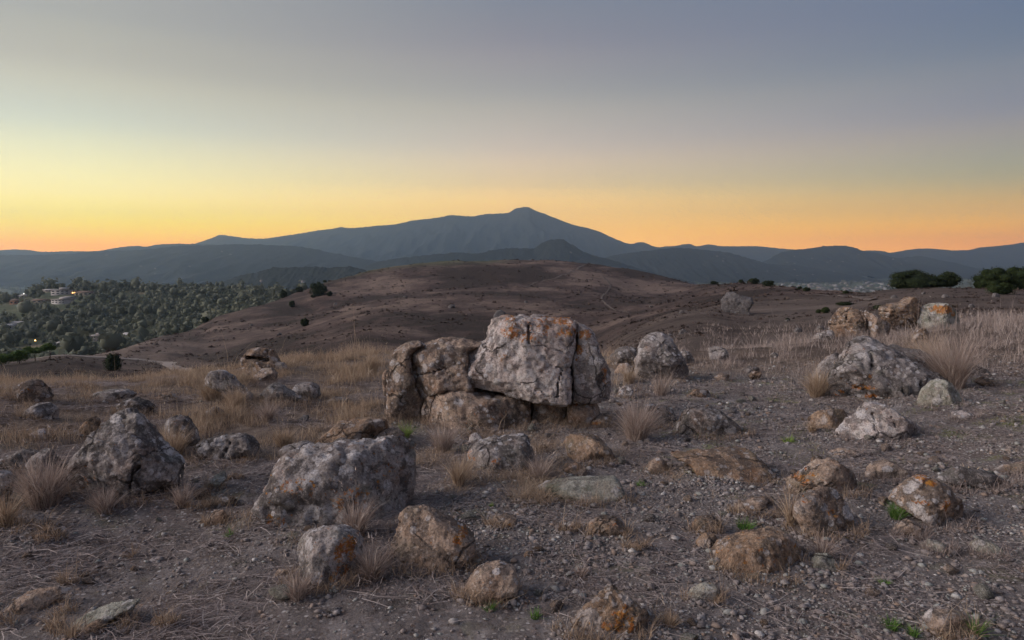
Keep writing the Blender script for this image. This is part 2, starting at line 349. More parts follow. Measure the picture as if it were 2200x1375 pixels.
M_WALLS = [flat('wall_white', (0.341, 0.330, 0.314)), flat('wall_cream', (0.275, 0.242, 0.198)), flat('wall_terracotta', (0.231, 0.121, 0.077)), flat('wall_grey', (0.198, 0.187, 0.182))]
M_ROOFS = [flat('roof_grey', (0.2, 0.18, 0.17)), flat('roof_brown', (0.16, 0.11, 0.085)), flat('roof_pale', (0.42, 0.40, 0.38))]
M_GLASS = NT('window_glass'); M_GLASS.bsdf.inputs['Roughness'].default_value = 0.15; M_GLASS = M_GLASS.done((0.03, 0.035, 0.04))
M_LIT = flat('lit_window', (0.5, 0.3, 0.1), 0.5, (1.0, 0.5, 0.16), 6.0)
M_LAMP = flat('lamp_glow', (0.5, 0.3, 0.1), 0.5, (1.0, 0.55, 0.15), 12.0)
M_LAMPW = flat('lamp_white', (0.6, 0.6, 0.55), 0.5, (1.0, 0.95, 0.85), 3.0)
M_TOWN = [flat('town_wall', (0.26, 0.25, 0.24)), flat('town_wall_warm', (0.2, 0.17, 0.15))]; M_TOWNROOF = [flat('town_roof', (0.12, 0.105, 0.1)), flat('town_roof_pale', (0.22, 0.21, 0.2))]
M_METAL = flat('post_metal', (0.12, 0.12, 0.12))

# ------------------------------------------------------------------ terrain: profiles along bearings (distance, image row) -> heights
TAB = {
 -500: [(7.5, 856), (40, 900), (100, 860), (170, 800), (260, 830), (420, 800), (560, 760), (700, 705), (850, 668), (950, 655), (1150, 700)],
 0:    [(7.6, 860), (40, 880), (100, 838), (170, 779), (260, 815), (420, 800), (560, 745), (700, 690), (850, 655), (930, 645), (1150, 690)],
 120:  [(7.8, 856), (42, 870), (105, 825), (175, 764), (260, 790), (420, 780), (560, 735), (700, 680), (850, 636), (930, 620), (1150, 680)],
 240:  [(8, 850), (46, 870), (110, 812), (180, 773), (235, 748), (330, 775), (450, 755), (580, 722), (720, 672), (860, 632), (950, 619), (1150, 680)],
 330:  [(8.2, 843), (50, 862), (120, 800), (185, 774), (270, 725), (350, 760), (480, 735), (600, 705), (740, 662), (880, 630), (960, 617), (1150, 680)],
 450:  [(8.7, 826), (60, 850), (120, 795), (230, 745), (325, 684), (400, 720), (520, 700), (640, 675), (780, 645), (900, 626), (970, 616), (1150, 680)],
 570:  [(9.3, 802), (60, 832), (130, 775), (260, 705), (350, 650), (430, 690), (560, 670), (760, 640), (900, 630), (970, 626), (1150, 680)],
 620:  [(9.5, 797), (60, 828), (130, 770), (280, 685), (370, 632), (470, 690), (760, 660), (970, 640), (1150, 690)],
 700:  [(9.9, 788), (60, 818), (130, 765), (290, 662), (395, 604), (520, 680), (1150, 690)],
 800:  [(10.5, 772), (60, 808), (130, 755), (300, 640), (415, 580), (540, 660), (1150, 690)],
 900:  [(10.3, 782), (60, 803), (135, 750), (300, 628), (425, 566), (560, 650), (1150, 690)],
 1000: [(10, 792), (60, 800), (140, 745), (300, 620), (430, 559), (570, 640), (1150, 690)],
 1150: [(10, 796), (60, 795), (145, 740), (300, 617), (430, 558), (570, 640), (1150, 690)],
 1270: [(10, 788), (60, 790), (150, 728), (300, 622), (430, 567), (570, 640), (1150, 690)],
 1340: [(10.5, 778), (25, 800), (55, 722), (90, 735), (180, 680), (300, 632), (430, 576), (570, 640), (1150, 690)],
 1400: [(11, 772), (25, 785), (58, 692), (90, 705), (200, 662), (310, 632), (420, 588), (560, 640), (1150, 690)],
 1450: [(11.2, 768), (25, 778), (60, 674), (90, 684), (200, 650), (310, 628), (400, 599), (560, 650), (1150, 690)],
 1530: [(11.6, 764), (25, 768), (58, 668), (85, 662), (180, 640), (280, 618), (340, 610), (500, 660), (1150, 690)],
 1600: [(12, 760), (25, 762), (50, 690), (80, 655), (150, 634), (240, 611), (300, 608), (480, 660), (1150, 690)],
 1680: [(12.4, 755), (25, 752), (50, 690), (90, 648), (150, 628), (220, 615), (290, 618), (480, 670), (1150, 690)],
 1760: [(12.8, 748), (25, 742), (50, 686), (100, 640), (160, 628), (230, 626), (300, 640), (480, 680), (1150, 690)],
 1840: [(13.4, 740), (25, 730), (50, 680), (100, 638), (150, 627), (210, 630), (300, 650), (1150, 690)],
 1920: [(14, 732), (25, 716), (50, 670), (85, 632), (110, 625), (160, 640), (300, 665), (1150, 690)],
 2050: [(15, 716), (25, 694), (55, 650), (85, 624), (110, 619), (160, 640), (300, 665), (1150, 690)],
 2200: [(15, 712), (25, 684), (50, 655), (80, 632), (110, 622), (160, 640), (300, 665), (1150, 690)],
 2700: [(15, 712), (25, 684), (50, 655), (80, 632), (110, 620), (160, 640), (300, 665), (1150, 690)],
}
FLOOR = -172.0
ND = 420; LD0, LD1 = math.log(0.5), math.log(20000.0)
LDG = np.linspace(LD0, LD1, ND)
_cols, _azk = [], []
for px in sorted(TAB):
    x, y, z = ray(px, HOR); _azk.append(math.atan2(x, y))
    ds, zs = [0.5, 1.5, 3.5], [0.0, 0.0, 0.0]
    for d, py in TAB[px]:
        x, y, z = ray(px, py); ds.append(d); zs.append(EYE + z / math.hypot(x, y) * d)
    ds += [1900, 2600, 20000]; zs += [FLOOR + 20, FLOOR, FLOOR]
    _cols.append(pchip(np.log(ds), zs, LDG))
_cols = np.array(_cols); _azk = np.array(_azk)
AZG = np.linspace(_azk[0], _azk[-1], 700)
HG = np.stack([pchip(_azk, _cols[:, j], AZG) for j in range(ND)], 1)        # (az, d)
_kern = np.exp(-0.5 * (np.arange(-8, 9) / 3.5) ** 2); _kern /= _kern.sum()
_pad = np.pad(HG, ((8, 8), (0, 0)), 'edge'); HG = sum(_kern[k] * _pad[k:k + len(AZG)] for k in range(17))
def base_h(x, y):
    d = np.maximum(np.hypot(x, y), 0.51); a = np.arctan2(x, y)
    aa = np.abs(a); back = sstep(0.95, 1.9, aa)                              # behind the viewer: a plain rounded hilltop
    i = np.clip((a - AZG[0]) / (AZG[1] - AZG[0]), 0, len(AZG) - 1.001); j = np.clip((np.log(d) - LD0) / (LDG[1] - LDG[0]), 0, ND - 1.001)
    i0 = i.astype(int); j0 = j.astype(int); fi = i - i0; fj = j - j0
    h = (HG[i0, j0] * (1 - fi) + HG[i0 + 1, j0] * fi) * (1 - fj) + (HG[i0, j0 + 1] * (1 - fi) + HG[i0 + 1, j0 + 1] * fi) * fj
    hb = -0.0012 * np.minimum(d, 60) ** 2 - 0.12 * np.maximum(d - 60, 0); hb = np.maximum(hb, FLOOR)
    return h * (1 - back) + hb * back
def ground_h(x, y):
    x = np.asarray(x, float); y = np.asarray(y, float); d = np.hypot(x, y)
    h = base_h(x, y)
    h = h + 0.035 * fbm2(x, y, 0.9, 3, 1) * (1 - sstep(30, 60, d)) + 0.02 * fbm2(x, y, 0.17, 3, 2) * (1 - sstep(12, 20, d))
    h = h + 0.16 * fbm2(x, y, 5.0, 3, 3) * sstep(9, 25, d) * (1 - sstep(1500, 2000, d))
    h = h + 0.9 * fbm2(x, y, 28.0, 4, 4) * sstep(45, 130, d) * (1 - sstep(1500, 2000, d))
    gl = np.abs(fbm2(x + 0.4 * y, y * 0.55, 46.0, 3, 15)); h = h - 0.9 * np.maximum(0.16 - gl, 0) / 0.16 * sstep(90, 200, d) * (1 - sstep(900, 1200, d))
    h = h + 3.0 * fbm2(x, y, 120.0, 3, 5) * sstep(420, 700, d) * (1 - sstep(1500, 2000, d))
    return h
MOUNDS = []
_gh0 = ground_h
def ground_h(x, y):
    h = _gh0(x, y)
    if MOUNDS:
        x = np.asarray(x, float); y = np.asarray(y, float); shp = h.shape; xf, yf = x.ravel(), y.ravel(); add = np.zeros(xf.shape)
        near = np.where((np.hypot(xf, yf) < 15) & (yf > 0))[0]; xn, yn = xf[near], yf[near]; an = np.zeros(len(near))
        for (fx, fy, a, b, wp) in MOUNDS:
            w = np.where((np.abs(xn - fx) < 2.2 * a) & (np.abs(yn - fy) < 2.2 * b))[0]
            if not len(w): continue
            rr = np.hypot((xn[w] - fx) / a, (yn[w] - fy) / b); hm = min(0.055, 0.13 * min(a, b) + 0.008)
            an[w] = np.maximum(an[w], hm * np.exp(-(np.maximum(rr - 0.8, 0) / 0.42) ** 2))
        add[near] = an * (0.75 + 0.5 * fbm2(xn, yn, 0.25, 2, 17)); h = h + add.reshape(shp)
    return h
def on_ground(px, py, dmin=1.2, dmax=1400):
    """first terrain hit of the picture ray through (px, py)"""
    x, y, z = ray(px, py); hd = math.hypot(x, y)
    d = np.exp(np.linspace(math.log(dmin), math.log(dmax), 1100))
    X, Y, Z = x / hd * d, y / hd * d, EYE + z / hd * d
    g = ground_h(X, Y); w = np.where(Z <= g)[0]
    k = w[0] if len(w) else len(d) - 1
    return float(X[k]), float(Y[k]), float(g[k]), float(d[k])

def build_ground():
    az_v = np.linspace(-0.86, 0.86, 450); az_l = np.linspace(-math.pi, -0.86, 46)[:-1]; az_r = np.linspace(0.86, math.pi, 46)[1:]
    az = np.concatenate([az_l, az_v, az_r])
    d = np.concatenate([[0.0001], np.exp(np.linspace(math.log(0.6), math.log(1250), 370)), np.exp(np.linspace(math.log(1300), math.log(10300), 36))])
    A, D = np.meshgrid(az, d, indexing='ij')
    X, Y = D * np.sin(A), D * np.cos(A); Z = ground_h(X, Y)
    PX, PY = project(X, np.maximum(Y, 0.01), Z)
    n1 = fbm2(X, Y, 0.8, 3, 9)
    far = sstep(9.5, 15, D + 2 * n1)
    gx = PX + 60 * n1; gy = PY + 25 * n1
    left = sstep(900, 760, gx) * sstep(1010, 930, gy)
    rt = sstep(1250, 1400, gx) * sstep(830, 790, gy)
    grassy = np.clip(np.maximum(left, rt), 0, 1) * (Y > 1)
    moss = sstep(1350, 1500, PX) * sstep(1100, 1000, PY) + 0.35
    wood = sstep(380, 430, D) * sstep(0.03, -0.06, A) * (1 - sstep(1200, 1500, D)) + sstep(1300, 1900, D)
    pale = sstep(1120, 1420, PX + 60 * fbm2(X, Y, 20.0, 2, 6)) * sstep(150, 60, D) * (Y > 1) + 0.5 * sstep(620, 300, PX) * sstep(130, 170, D) * sstep(330, 230, D) * (Y > 1)
    V = np.stack([X, Y, Z], -1).reshape(-1, 3)
    na, nd = len(az), len(d)
    i = (np.arange(na - 1)[:, None] * nd + np.arange(nd - 1)[None]).ravel()
    me = mesh_np('ground', V, np.stack([i, i + 1, i + nd + 1, i + nd], 1)[:, ::-1], [M_GROUND], True,
                 {'grassy': grassy.ravel(), 'far': far.ravel(), 'wood': np.clip(wood, 0, 1).ravel(), 'moss': np.clip(moss, 0, 1).ravel(), 'pale': np.clip(pale, 0, 1).ravel()})
    tag(link('ground', me), kind='structure', label='stony hilltop and dry brown slopes falling to the valley')
build_ground()

# ------------------------------------------------------------------ far ridges
def ridge_material(name, a, b, c):
    m = NT(name); v = m.n('ShaderNodeNewGeometry').outputs['Position']
    k = m.math('ADD', m.math('MULTIPLY', m.noise(v, 0.0022, 6, 0.65), 0.6), m.math('MULTIPLY', m.noise(v, 0.018, 5, 0.7), 0.4))
    return m.done(m.ramp(k, [(0.38, a), (0.52, b), (0.66, c)]), m.bump(m.noise(v, 0.02, 5, 0.7), 1.0, 12.0))
M_RIDGE = ridge_material('forest_ridge', (0.006, 0.008, 0.006), (0.010, 0.013, 0.010), (0.024, 0.023, 0.018))
RIDGES = {}
def ridge(name, label, Dk, pts, lf=0.28, lb=0.1, nx=260, ny=28, bumps=7.0, seed=0, ext=(0.35, 0.35)):
    px = [p[0] for p in pts]; 
    X = [at_depth(p[0], p[1], Dk)[0] for p in pts]; Z = [at_depth(p[0], p[1], Dk)[2] for p in pts]
    X0, X1 = X[0] - Dk * ext[0] * 0.2, X[-1] + Dk * ext[1] * 0.2
    Xa = np.array([X0] + X + [X1]); Za = np.array([Z[0] - 0.35 * (Z[0] - FLOOR) if ext[0] else Z[0]] + Z + [Z[-1] - 0.35 * (Z[-1] - FLOOR)])
    Lf, Lb = lf * Dk, lb * Dk
    def h(x, y, fine=True):
        cr = pchip(Xa, Za, x)
        u = (y - Dk); u = np.where(u < 0, -u / Lf, u / Lb)
        w = fbm2(x, y * 0.35, Dk * 0.055, 4, seed + 0.5)
        rid = 1 - 2 * np.abs(w)
        p = np.clip(1 - u * (1 + 0.35 * (0.45 - rid) * sstep(0, 0.3, u)), 0, 1)
        p = p ** 1.25
        z = FLOOR - 6 + (cr - FLOOR + 6) * p
        if fine: z = z + bumps * (fbm2(x, y, 46.0, 3, seed + 2) * 0.8 + np.maximum(fbm2(x, y, 17.0, 2, seed + 3), 0) * 1.2) * sstep(0, 0.15, p)
        return z
    x = np.linspace(Xa[0], Xa[-1], nx)
    yf = Dk - Lf * np.linspace(1.0, 0, ny) ** 1.5; yb = Dk + Lb * np.linspace(0, 1, 10)[1:] ** 1.3
    y = np.concatenate([yf, yb])
    XX, YY = np.meshgrid(x, y, indexing='ij'); ZZ = h(XX, YY)
    n2 = len(y); i = (np.arange(nx - 1)[:, None] * n2 + np.arange(n2 - 1)[None]).ravel()
    me = mesh_np(name, np.stack([XX, YY, ZZ], -1).reshape(-1, 3), np.stack([i, i + n2, i + n2 + 1, i + 1], 1), [M_RIDGE], True)
    RIDGES[name + str(seed)] = (h, Xa, Dk, Lf)
    return tag(link(name, me), label=label, kind='structure')
ridge('mountain', 'broad dark mountain with a pointed summit on the skyline', 9000,
  [(330, 548), (400, 532), (441, 522), (458, 511), (475, 505), (503, 508), (533, 512), (564, 513), (595, 509), (643, 502), (684, 495), (718, 491), (732, 488), (750, 490), (800, 486), (850, 482), (883, 474.5), (945, 467), (969, 462), (1013, 465), (1044, 460), (1088, 458), (1112, 447), (1133, 444.5), (1147, 451), (1174, 461), (1229, 482), (1283, 496), (1328, 516), (1355, 524), (1376, 520), (1413, 531), (1437, 529), (1468, 536), (1520, 550), (1600, 575)], seed=1, nx=520, bumps=11)
ridge('hill', 'low even ridge under the yellow glow at the left', 6800,
  [(-420, 530), (-250, 536), (-100, 532), (0, 537.4), (38, 536), (103, 541.5), (137, 540), (178, 540), (219, 538.5), (246, 533), (291, 528.5), (315, 530), (342, 525), (383, 524), (441, 524), (500, 530), (560, 545), (640, 565)], seed=2, nx=420, bumps=8)
ridge('hill', 'wooded shoulder in front of the left end of the mountain', 5000,
  [(-300, 556), (0, 549), (150, 546), (178, 542), (300, 537), (400, 528), (450, 527), (520, 525), (580, 527), (640, 530), (720, 545), (800, 560), (880, 575)], seed=3, bumps=8)
ridge('hill', 'small wooded hill with a few pale houses, left of the grassy hill', 2400,
  [(440, 622), (472, 608), (506, 595), (540, 588), (588, 576), (632, 575), (670, 573), (711, 575), (750, 573), (777, 578), (800, 588), (850, 610)], lf=0.14, lb=0.2, seed=4, nx=240, ny=30, bumps=7, ext=(0.1, 0.1))
ridge('hill', 'rounded knoll and low ridge in front of the mountain', 3900,
  [(760, 584), (781, 575), (818, 561), (852, 555.5), (904, 550), (955, 545), (996, 543), (1023, 545), (1058, 538), (1109, 533), (1143, 535), (1160, 525), (1181, 516), (1208, 515), (1229, 526), (1252, 540), (1283, 550), (1311, 558), (1348, 569), (1400, 585), (1430, 595)], lf=0.16, lb=0.22, seed=5, ext=(0.15, 0.15), bumps=8)
ridge('hill', 'dark spur running down from the mountain to the town', 5200,
  [(1290, 556), (1340, 545), (1400, 538), (1450, 533), (1525, 538), (1563, 543), (1614, 557), (1655, 567.5), (1706, 571), (1751, 576), (1778, 586), (1819, 602)], lf=0.2, seed=6, ext=(0.2, 0.1), bumps=9)
ridge('hill', 'farthest pale ridge right of the mountain', 9500,
  [(1400, 534), (1450, 528), (1481, 524), (1498, 529), (1522, 525), (1553, 529), (1594, 529), (1621, 528.6), (1655, 531.6), (1703, 536), (1760, 540), (1900, 550)], lf=0.15, lb=0.07, seed=7, nx=240, ny=20, bumps=9, ext=(0.2, 0.2))
ridge('hill', 'rounded wooded hill above the valley town', 6200,
  [(1600, 574), (1652, 557), (1676, 543.6), (1703, 537.5), (1744, 533), (1775, 529), (1812, 528), (1830, 530.6), (1847, 537.5), (1874, 542), (1894, 547), (1929, 554.5), (1956, 552), (1976, 550), (2004, 557), (2031, 567), (2065, 578), (2110, 592)], lf=0.22, seed=8, ext=(0.1, 0.1), bumps=9)
ridge('hill', 'long pale ridge rising to the right edge', 8200,
  [(1800, 546), (1853, 539), (1891, 538.5), (1911, 543), (1946, 537.4), (1983, 534), (2024, 536), (2045, 538), (2082, 537), (2106, 531.6), (2134, 529), (2168, 526), (2200, 521), (2350, 508), (2600, 500), (2900, 520)], lf=0.2, seed=9, bumps=9)

# ------------------------------------------------------------------ air
def build_haze():
    x0, x1, y0, y1, z0, z1 = -12800, 12800, -10600, 10700, FLOOR - 30, 700
    V = [(x, y, z) for z in (z0, z1) for y in (y0, y1) for x in (x0, x1)]
    Fc = [(0, 2, 3, 1), (4, 5, 7, 6), (0, 1, 5, 4), (2, 6, 7, 3), (0, 4, 6, 2), (1, 3, 7, 5)]
    mt = bpy.data.materials.new('haze_air'); mt.use_nodes = True; nt = mt.node_tree; nt.nodes.clear()
    out = nt.nodes.new('ShaderNodeOutputMaterial'); pv = nt.nodes.new('ShaderNodeVolumePrincipled')
    pv.inputs['Color'].default_value = (0.53, 0.72, 0.98, 1); pv.inputs['Density'].default_value = 0.000095; pv.inputs['Density Attribute'].default_value = ''; mt.cycles.homogeneous_volume = True
    pv.inputs['Anisotropy'].default_value = 0.72
    nt.links.new(pv.outputs[0], out.inputs['Volume'])
    o = link('haze', mesh_np('haze', V, np.array(Fc), [mt])); tag(o, label='thin evening haze filling the valley air', kind='stuff')
build_haze()

# ------------------------------------------------------------------ paths
def path(pts, width, label, dmin=30, lift=0.1, mat=None):
    W = []
    for (px, py) in pts: W.append(on_ground(px, py, dmin)[:2])
    W = np.array(W); seg = np.r_[0, np.cumsum(np.hypot(*np.diff(W, axis=0).T))]
    s = np.arange(0, seg[-1], 1.2); x = pchip(seg, W[:, 0], s); y = pchip(seg, W[:, 1], s)
    tx, ty = np.gradient(x), np.gradient(y); l = np.hypot(tx, ty) + 1e-9; nx_, ny_ = -ty / l, tx / l
    wv = width * (1 + 0.35 * fbm2(s, s * 0, 9.0, 2, 4.4))
    off = np.linspace(-0.5, 0.5, 6)
    X = x[:, None] + nx_[:, None] * off * wv[:, None]; Y = y[:, None] + ny_[:, None] * off * wv[:, None]
    Z = ground_h(X, Y) + lift - 0.25 * np.abs(off)[None] ** 2
    n = len(s); i = (np.arange(n - 1)[:, None] * 6 + np.arange(5)[None]).ravel()
    o = link('path', mesh_np('path', np.stack([X, Y, Z], -1).reshape(-1, 3), np.stack([i, i + 6, i + 7, i + 1], 1), [mat or M_PATH], True))
    tag(o, label=label, kind='structure')
path([(60, 768), (123, 764.5), (171, 765.5), (226, 768), (267, 770.5), (301, 773.5), (342, 779), (362, 785), (383, 793), (410, 799), (438, 802), (480, 806)], 3.2, 'pale dirt track curving past the round bush', 60, 0.16, M_TRACK)
path([(1256, 569), (1242, 577), (1220, 588), (1194, 598), (1153, 607), (1126, 619)], 1.1, 'faint trail climbing to the crest of the brown hill', 120, 0.2)
path([(1294, 592), (1311, 613), (1306, 625), (1297, 634), (1294, 646), (1311, 661), (1352, 673)], 0.8, 'winding trail down the right flank of the brown hill', 120, 0.2)
path([(1700, 633), (1758, 634), (1809, 637), (1843, 640), (1880, 645)], 0.8, 'pale trail along the grassy saddle at right', 40, 0.12)

# ------------------------------------------------------------------ rocks from outlines: signed distance field -> surface nets
def surface_nets(f, org, h):
    nx, ny, nz = f.shape; s = f < 0
    cs = (nx - 1, ny - 1, nz - 1)
    acc = np.zeros(cs + (3,)); cnt = np.zeros(cs)
    corners = [(i, j, k) for i in (0, 1) for j in (0, 1) for k in (0, 1)]
    def C(a, c): return a[c[0]:nx - 1 + c[0], c[1]:ny - 1 + c[1], c[2]:nz - 1 + c[2]]
    for a in corners:
        for ax in range(3):
            if a[ax]: continue
            b = list(a); b[ax] = 1
            sa, sb = C(s, a), C(s, b); m = sa != sb
            fa, fb = C(f, a)[m], C(f, b)[m]; t = fa / (fa - fb)
            q = np.tile(np.array(a, float), (len(t), 1)); q[:, ax] += t
            acc[m] += q; cnt[m] += 1
    act = cnt > 0; idx = -np.ones(cs, np.int64); idx[act] = np.arange(act.sum())
    cell = np.argwhere(act); V = (cell + acc[act] / cnt[act][:, None]) * h + org
    quads = []
    for ax in range(3):
        sl0 = [slice(None)] * 3; sl1 = [slice(None)] * 3; sl0[ax] = slice(0, -1); sl1[ax] = slice(1, None)
        A, B = s[tuple(sl0)], s[tuple(sl1)]
        o1, o2 = [(1, 2), (2, 0), (0, 1)][ax]
        e = np.argwhere(A != B)
        e = e[(e[:, o1] > 0) & (e[:, o2] > 0) & (e[:, o1] < cs[o1]) & (e[:, o2] < cs[o2])]
        if not len(e): continue
        def I(d1, d2):
            q = e.copy(); q[:, o1] -= d1; q[:, o2] -= d2; return idx[q[:, 0], q[:, 1], q[:, 2]]
        Q = np.stack([I(1, 1), I(0, 1), I(0, 0), I(1, 0)], 1)
        fl = ~A[e[:, 0], e[:, 1], e[:, 2]]; Q[fl] = Q[fl][:, ::-1]
        quads.append(Q)
    Q = np.concatenate(quads); Q = Q[(Q >= 0).all(1)]
    return V, Q, cell
def poly_sd(P, X, Z):
    P = np.asarray(P, float); d = np.full(X.shape, 1e9); ins = np.zeros(X.shape, bool)
    for (x0, z0), (x1, z1) in zip(P, np.roll(P, -1, 0)):
        ex, ez = x1 - x0, z1 - z0; t = np.clip(((X - x0) * ex + (Z - z0) * ez) / (ex * ex + ez * ez + 1e-12), 0, 1)
        d = np.minimum(d, np.hypot(X - x0 - t * ex, Z - z0 - t * ez))
        c = ((z0 > Z) != (z1 > Z)) & (X < (x1 - x0) * (Z - z0) / (z1 - z0 + 1e-12) + x0); ins ^= c
    return np.where(ins, -d, d)
def line_d(P, X, Z):
    d = np.full(X.shape, 1e9)
    for (x0, z0), (x1, z1) in zip(P[:-1], P[1:]):
        ex, ez = x1 - x0, z1 - z0; t = np.clip(((X - x0) * ex + (Z - z0) * ez) / (ex * ex + ez * ez + 1e-12), 0, 1)
        d = np.minimum(d, np.hypot(X - x0 - t * ex, Z - z0 - t * ez))
    return d
def smax(a, b, k):
    t = np.clip(0.5 + 0.5 * (a - b) / k, 0, 1); return b + (a - b) * t + k * t * (1 - t)
ANCHOR = []       # (x, y, short phrase) of the boulders, for telling stones apart
NROCK = [0]; FOOT = []
def rock(label, style, zr, out, depth=0.8, Y=None, base=None, back=0.0, res=None, rnd=0.28, planes=8, taper=0.35, lean=0.15, rough=1.0,
         grooves=(), orange=(), name='boulder', group=None, dmin=1.2, obase=0.0, short=None, sink=0.0, cut=(0.56, 0.84), bury=True):
    NROCK[0] += 1; rg = np.random.default_rng(100 + NROCK[0])
    ox, oy, s = zr
    T = lambda p: (ox + p[0] / s, oy + p[1] / s)
    P = np.array([T(p) for p in out]); bpy_ = P[:, 1].max() if base is None else base
    bx = P[:, 0].mean()
    wpx = np.ptp(P[:, 0]); 
    if Y is None:
        gx, gy, gz, gd = on_ground(bx, bpy_, dmin)
        dep = depth * min(wpx, 1.6 * np.ptp(P[:, 1]) + 0.25 * wpx) / F * gy
        Y = gy + 0.38 * dep + back
    else:
        dep = depth * min(wpx, 1.6 * np.ptp(P[:, 1]) + 0.25 * wpx) / F * Y; Y = Y + back
    xs, _, zs = at_depth(P[:, 0], P[:, 1], Y)
    O = np.stack([xs, zs - sink], 1)
    # bury: pull the lowest outline points below the ground
    x0, x1, z0, z1 = O[:, 0].min(), O[:, 0].max(), O[:, 1].min(), O[:, 1].max()
    W, H = x1 - x0, z1 - z0; zb = z0 + 0.22 * H
    if bury: z0 = z0 - 0.3 * H
    hd = dep / 2; size = (W * H * dep) ** (1 / 3)
    res = int(np.clip(wpx * 0.2 + 14, 16, 48)) if res is None else max(18, int(res * 0.62))
    h = max(W, H, dep) / res; mg = 3 * h
    gx_ = np.arange(x0 - mg, x1 + mg, h); gy_ = np.arange(Y - hd * 1.1 - mg - abs(lean) * dep, Y + hd * 1.1 + mg + abs(lean) * dep, h); gz_ = np.arange(z0 - mg, z1 + mg, h)
    X2, Z2 = np.meshgrid(gx_, gz_, indexing='ij')
    warp = 0.035 * size
    wx = warp * fbm2(X2, Z2, size * 0.45, 3, NROCK[0] * 1.7); wz = warp * fbm2(X2, Z2, size * 0.45, 3, NROCK[0] * 1.7 + 50)
    a2 = poly_sd(O, (X2 + wx - (x0 + x1) / 2) * (1 - 0.12 * np.clip((zb - Z2) / H, 0, 1)) + (x0 + x1) / 2 if bury else X2 + wx, np.maximum(Z2, zb) + wz if bury else Z2 + wz)
    t = np.clip((gz_ - (z1 - H)) / H, 0, 1)
    XX = gx_[:, None, None]; YY = gy_[None, :, None]; ZZ = gz_[None, None, :]
    hdz = hd * (1 - taper * t ** 2)[None, None, :]
    b = np.abs(YY - Y - (lean * dep * t)[None, None, :]) - hdz
    b = np.broadcast_to(b, (len(gx_), len(gy_), len(gz_)))
    k = rnd * min(W, H, dep)
    f = smax(np.broadcast_to(a2[:, None, :], b.shape), b, k)
    cxm, czm = (x0 + x1) / 2, z1 - 0.55 * H
    for i in range(planes):
        n = rg.normal(size=3); n[1] = -abs(n[1]) - 0.95 if rg.random() < 0.8 else abs(n[1]) + 0.9; n[2] = n[2] * 0.75 + 0.12; n /= np.linalg.norm(n)
        d0 = (math.sqrt((n[0] * W / 2) ** 2 + (n[1] * hd) ** 2 + (n[2] * H / 2) ** 2)) * rg.uniform(*cut)
        f = smax(f, n[0] * (XX - cxm) + n[1] * (YY - Y - lean * dep * 0.4) + n[2] * (ZZ - czm) - d0, 0.016 * size)
    G = np.stack(np.broadcast_arrays(XX, YY, ZZ), -1)
    near = np.abs(f) < 2.2 * h + 0.09 * rough * size
    nz_ = np.zeros(f.shape); q = G[near] / (size * 0.5) + NROCK[0] * 3.1
    nz_[near] = fbm(q, 3, 0.55); f = f + rough * 0.05 * size * nz_
    for g in grooves:
        pts, wd = g[0], g[1]; dp = g[2] if len(g) > 2 else 0.18
        pp = [T(p) for p in pts]; gxs, _, gzs = at_depth(np.array([p[0] for p in pp]), np.array([p[1] for p in pp]), Y)
        wob = 0.02 * size * fbm2(X2, Z2, size * 0.12, 3, 77.0)
        ld = line_d(np.stack([gxs, gzs], 1), X2 + wob, Z2 + wob)[:, None, :]
        wm = wd / F * Y * 0.5
        f = np.maximum(f, -np.maximum(np.maximum(ld - wm, -f - dp * dep), YY - Y - 0.2 * dep))
    V, Q, cell = surface_nets(f, np.array([gx_[0], gy_[0], gz_[0]]), h)
    g0, g1, g2 = np.gradient(f); ci = cell
    Nn = np.stack([g0[ci[:, 0], ci[:, 1], ci[:, 2]], g1[ci[:, 0], ci[:, 1], ci[:, 2]], g2[ci[:, 0], ci[:, 1], ci[:, 2]]], 1)
    Nn /= np.linalg.norm(Nn, axis=1)[:, None] + 1e-9
    p = V / size
    dsp = 0.034 * fbm(p * 5 + NROCK[0], 4, 0.62) - 0.06 * np.maximum(0.12 - np.abs(fbm(p * 3.3 + 31, 3)), 0) / 0.12 * 0.35 - 0.035 * np.abs(fbm(p * 8 + 31, 3)) + 0.02 * fbm(p * 20, 3, 0.65)
    V = V + Nn * (dsp * rough * size)[:, None]
    org = np.full(len(V), obase)
    for (bx_, by_, rx, ry, st) in orange:
        c = T((bx_, by_)); cx_, _, cz_ = at_depth(c[0], c[1], Y)
        rr = np.hypot((V[:, 0] - cx_) / (rx / s / F * Y), (V[:, 2] - cz_) / (ry / s / F * Y))
        org = np.maximum(org, st * (1 - sstep(0.35, 1.15, rr)))
    loc = np.array([(x0 + x1) / 2, Y, z0])
    me = mesh_np(name, V - loc, Q, [ROCK[style]], False, {'orange': org})
    o = link(name, me, loc); tag(o, label, 'rock', group)
    ANCHOR.append((loc[0], loc[1], W, short)); FOOT.append((loc[0], loc[1], W / 2, hd, wpx))
    return o
FULL = (0, 0, 1.0)
Z1 = (0, 400, 2.925); Z3 = (1450, 400, 2.925); Z4 = (0, 700, 2.925); Z5 = (750, 640, 2.925); Z6 = (1450, 700, 2.925)
Z7 = (0, 905, 2.925); Z8 = (700, 905, 2.925); Z9 = (1450, 905, 2.925); ZD = (780, 640, 3.667); ZT = (1700, 560, 4.4)
YD = on_ground(1050, 936)[1] + 0.42
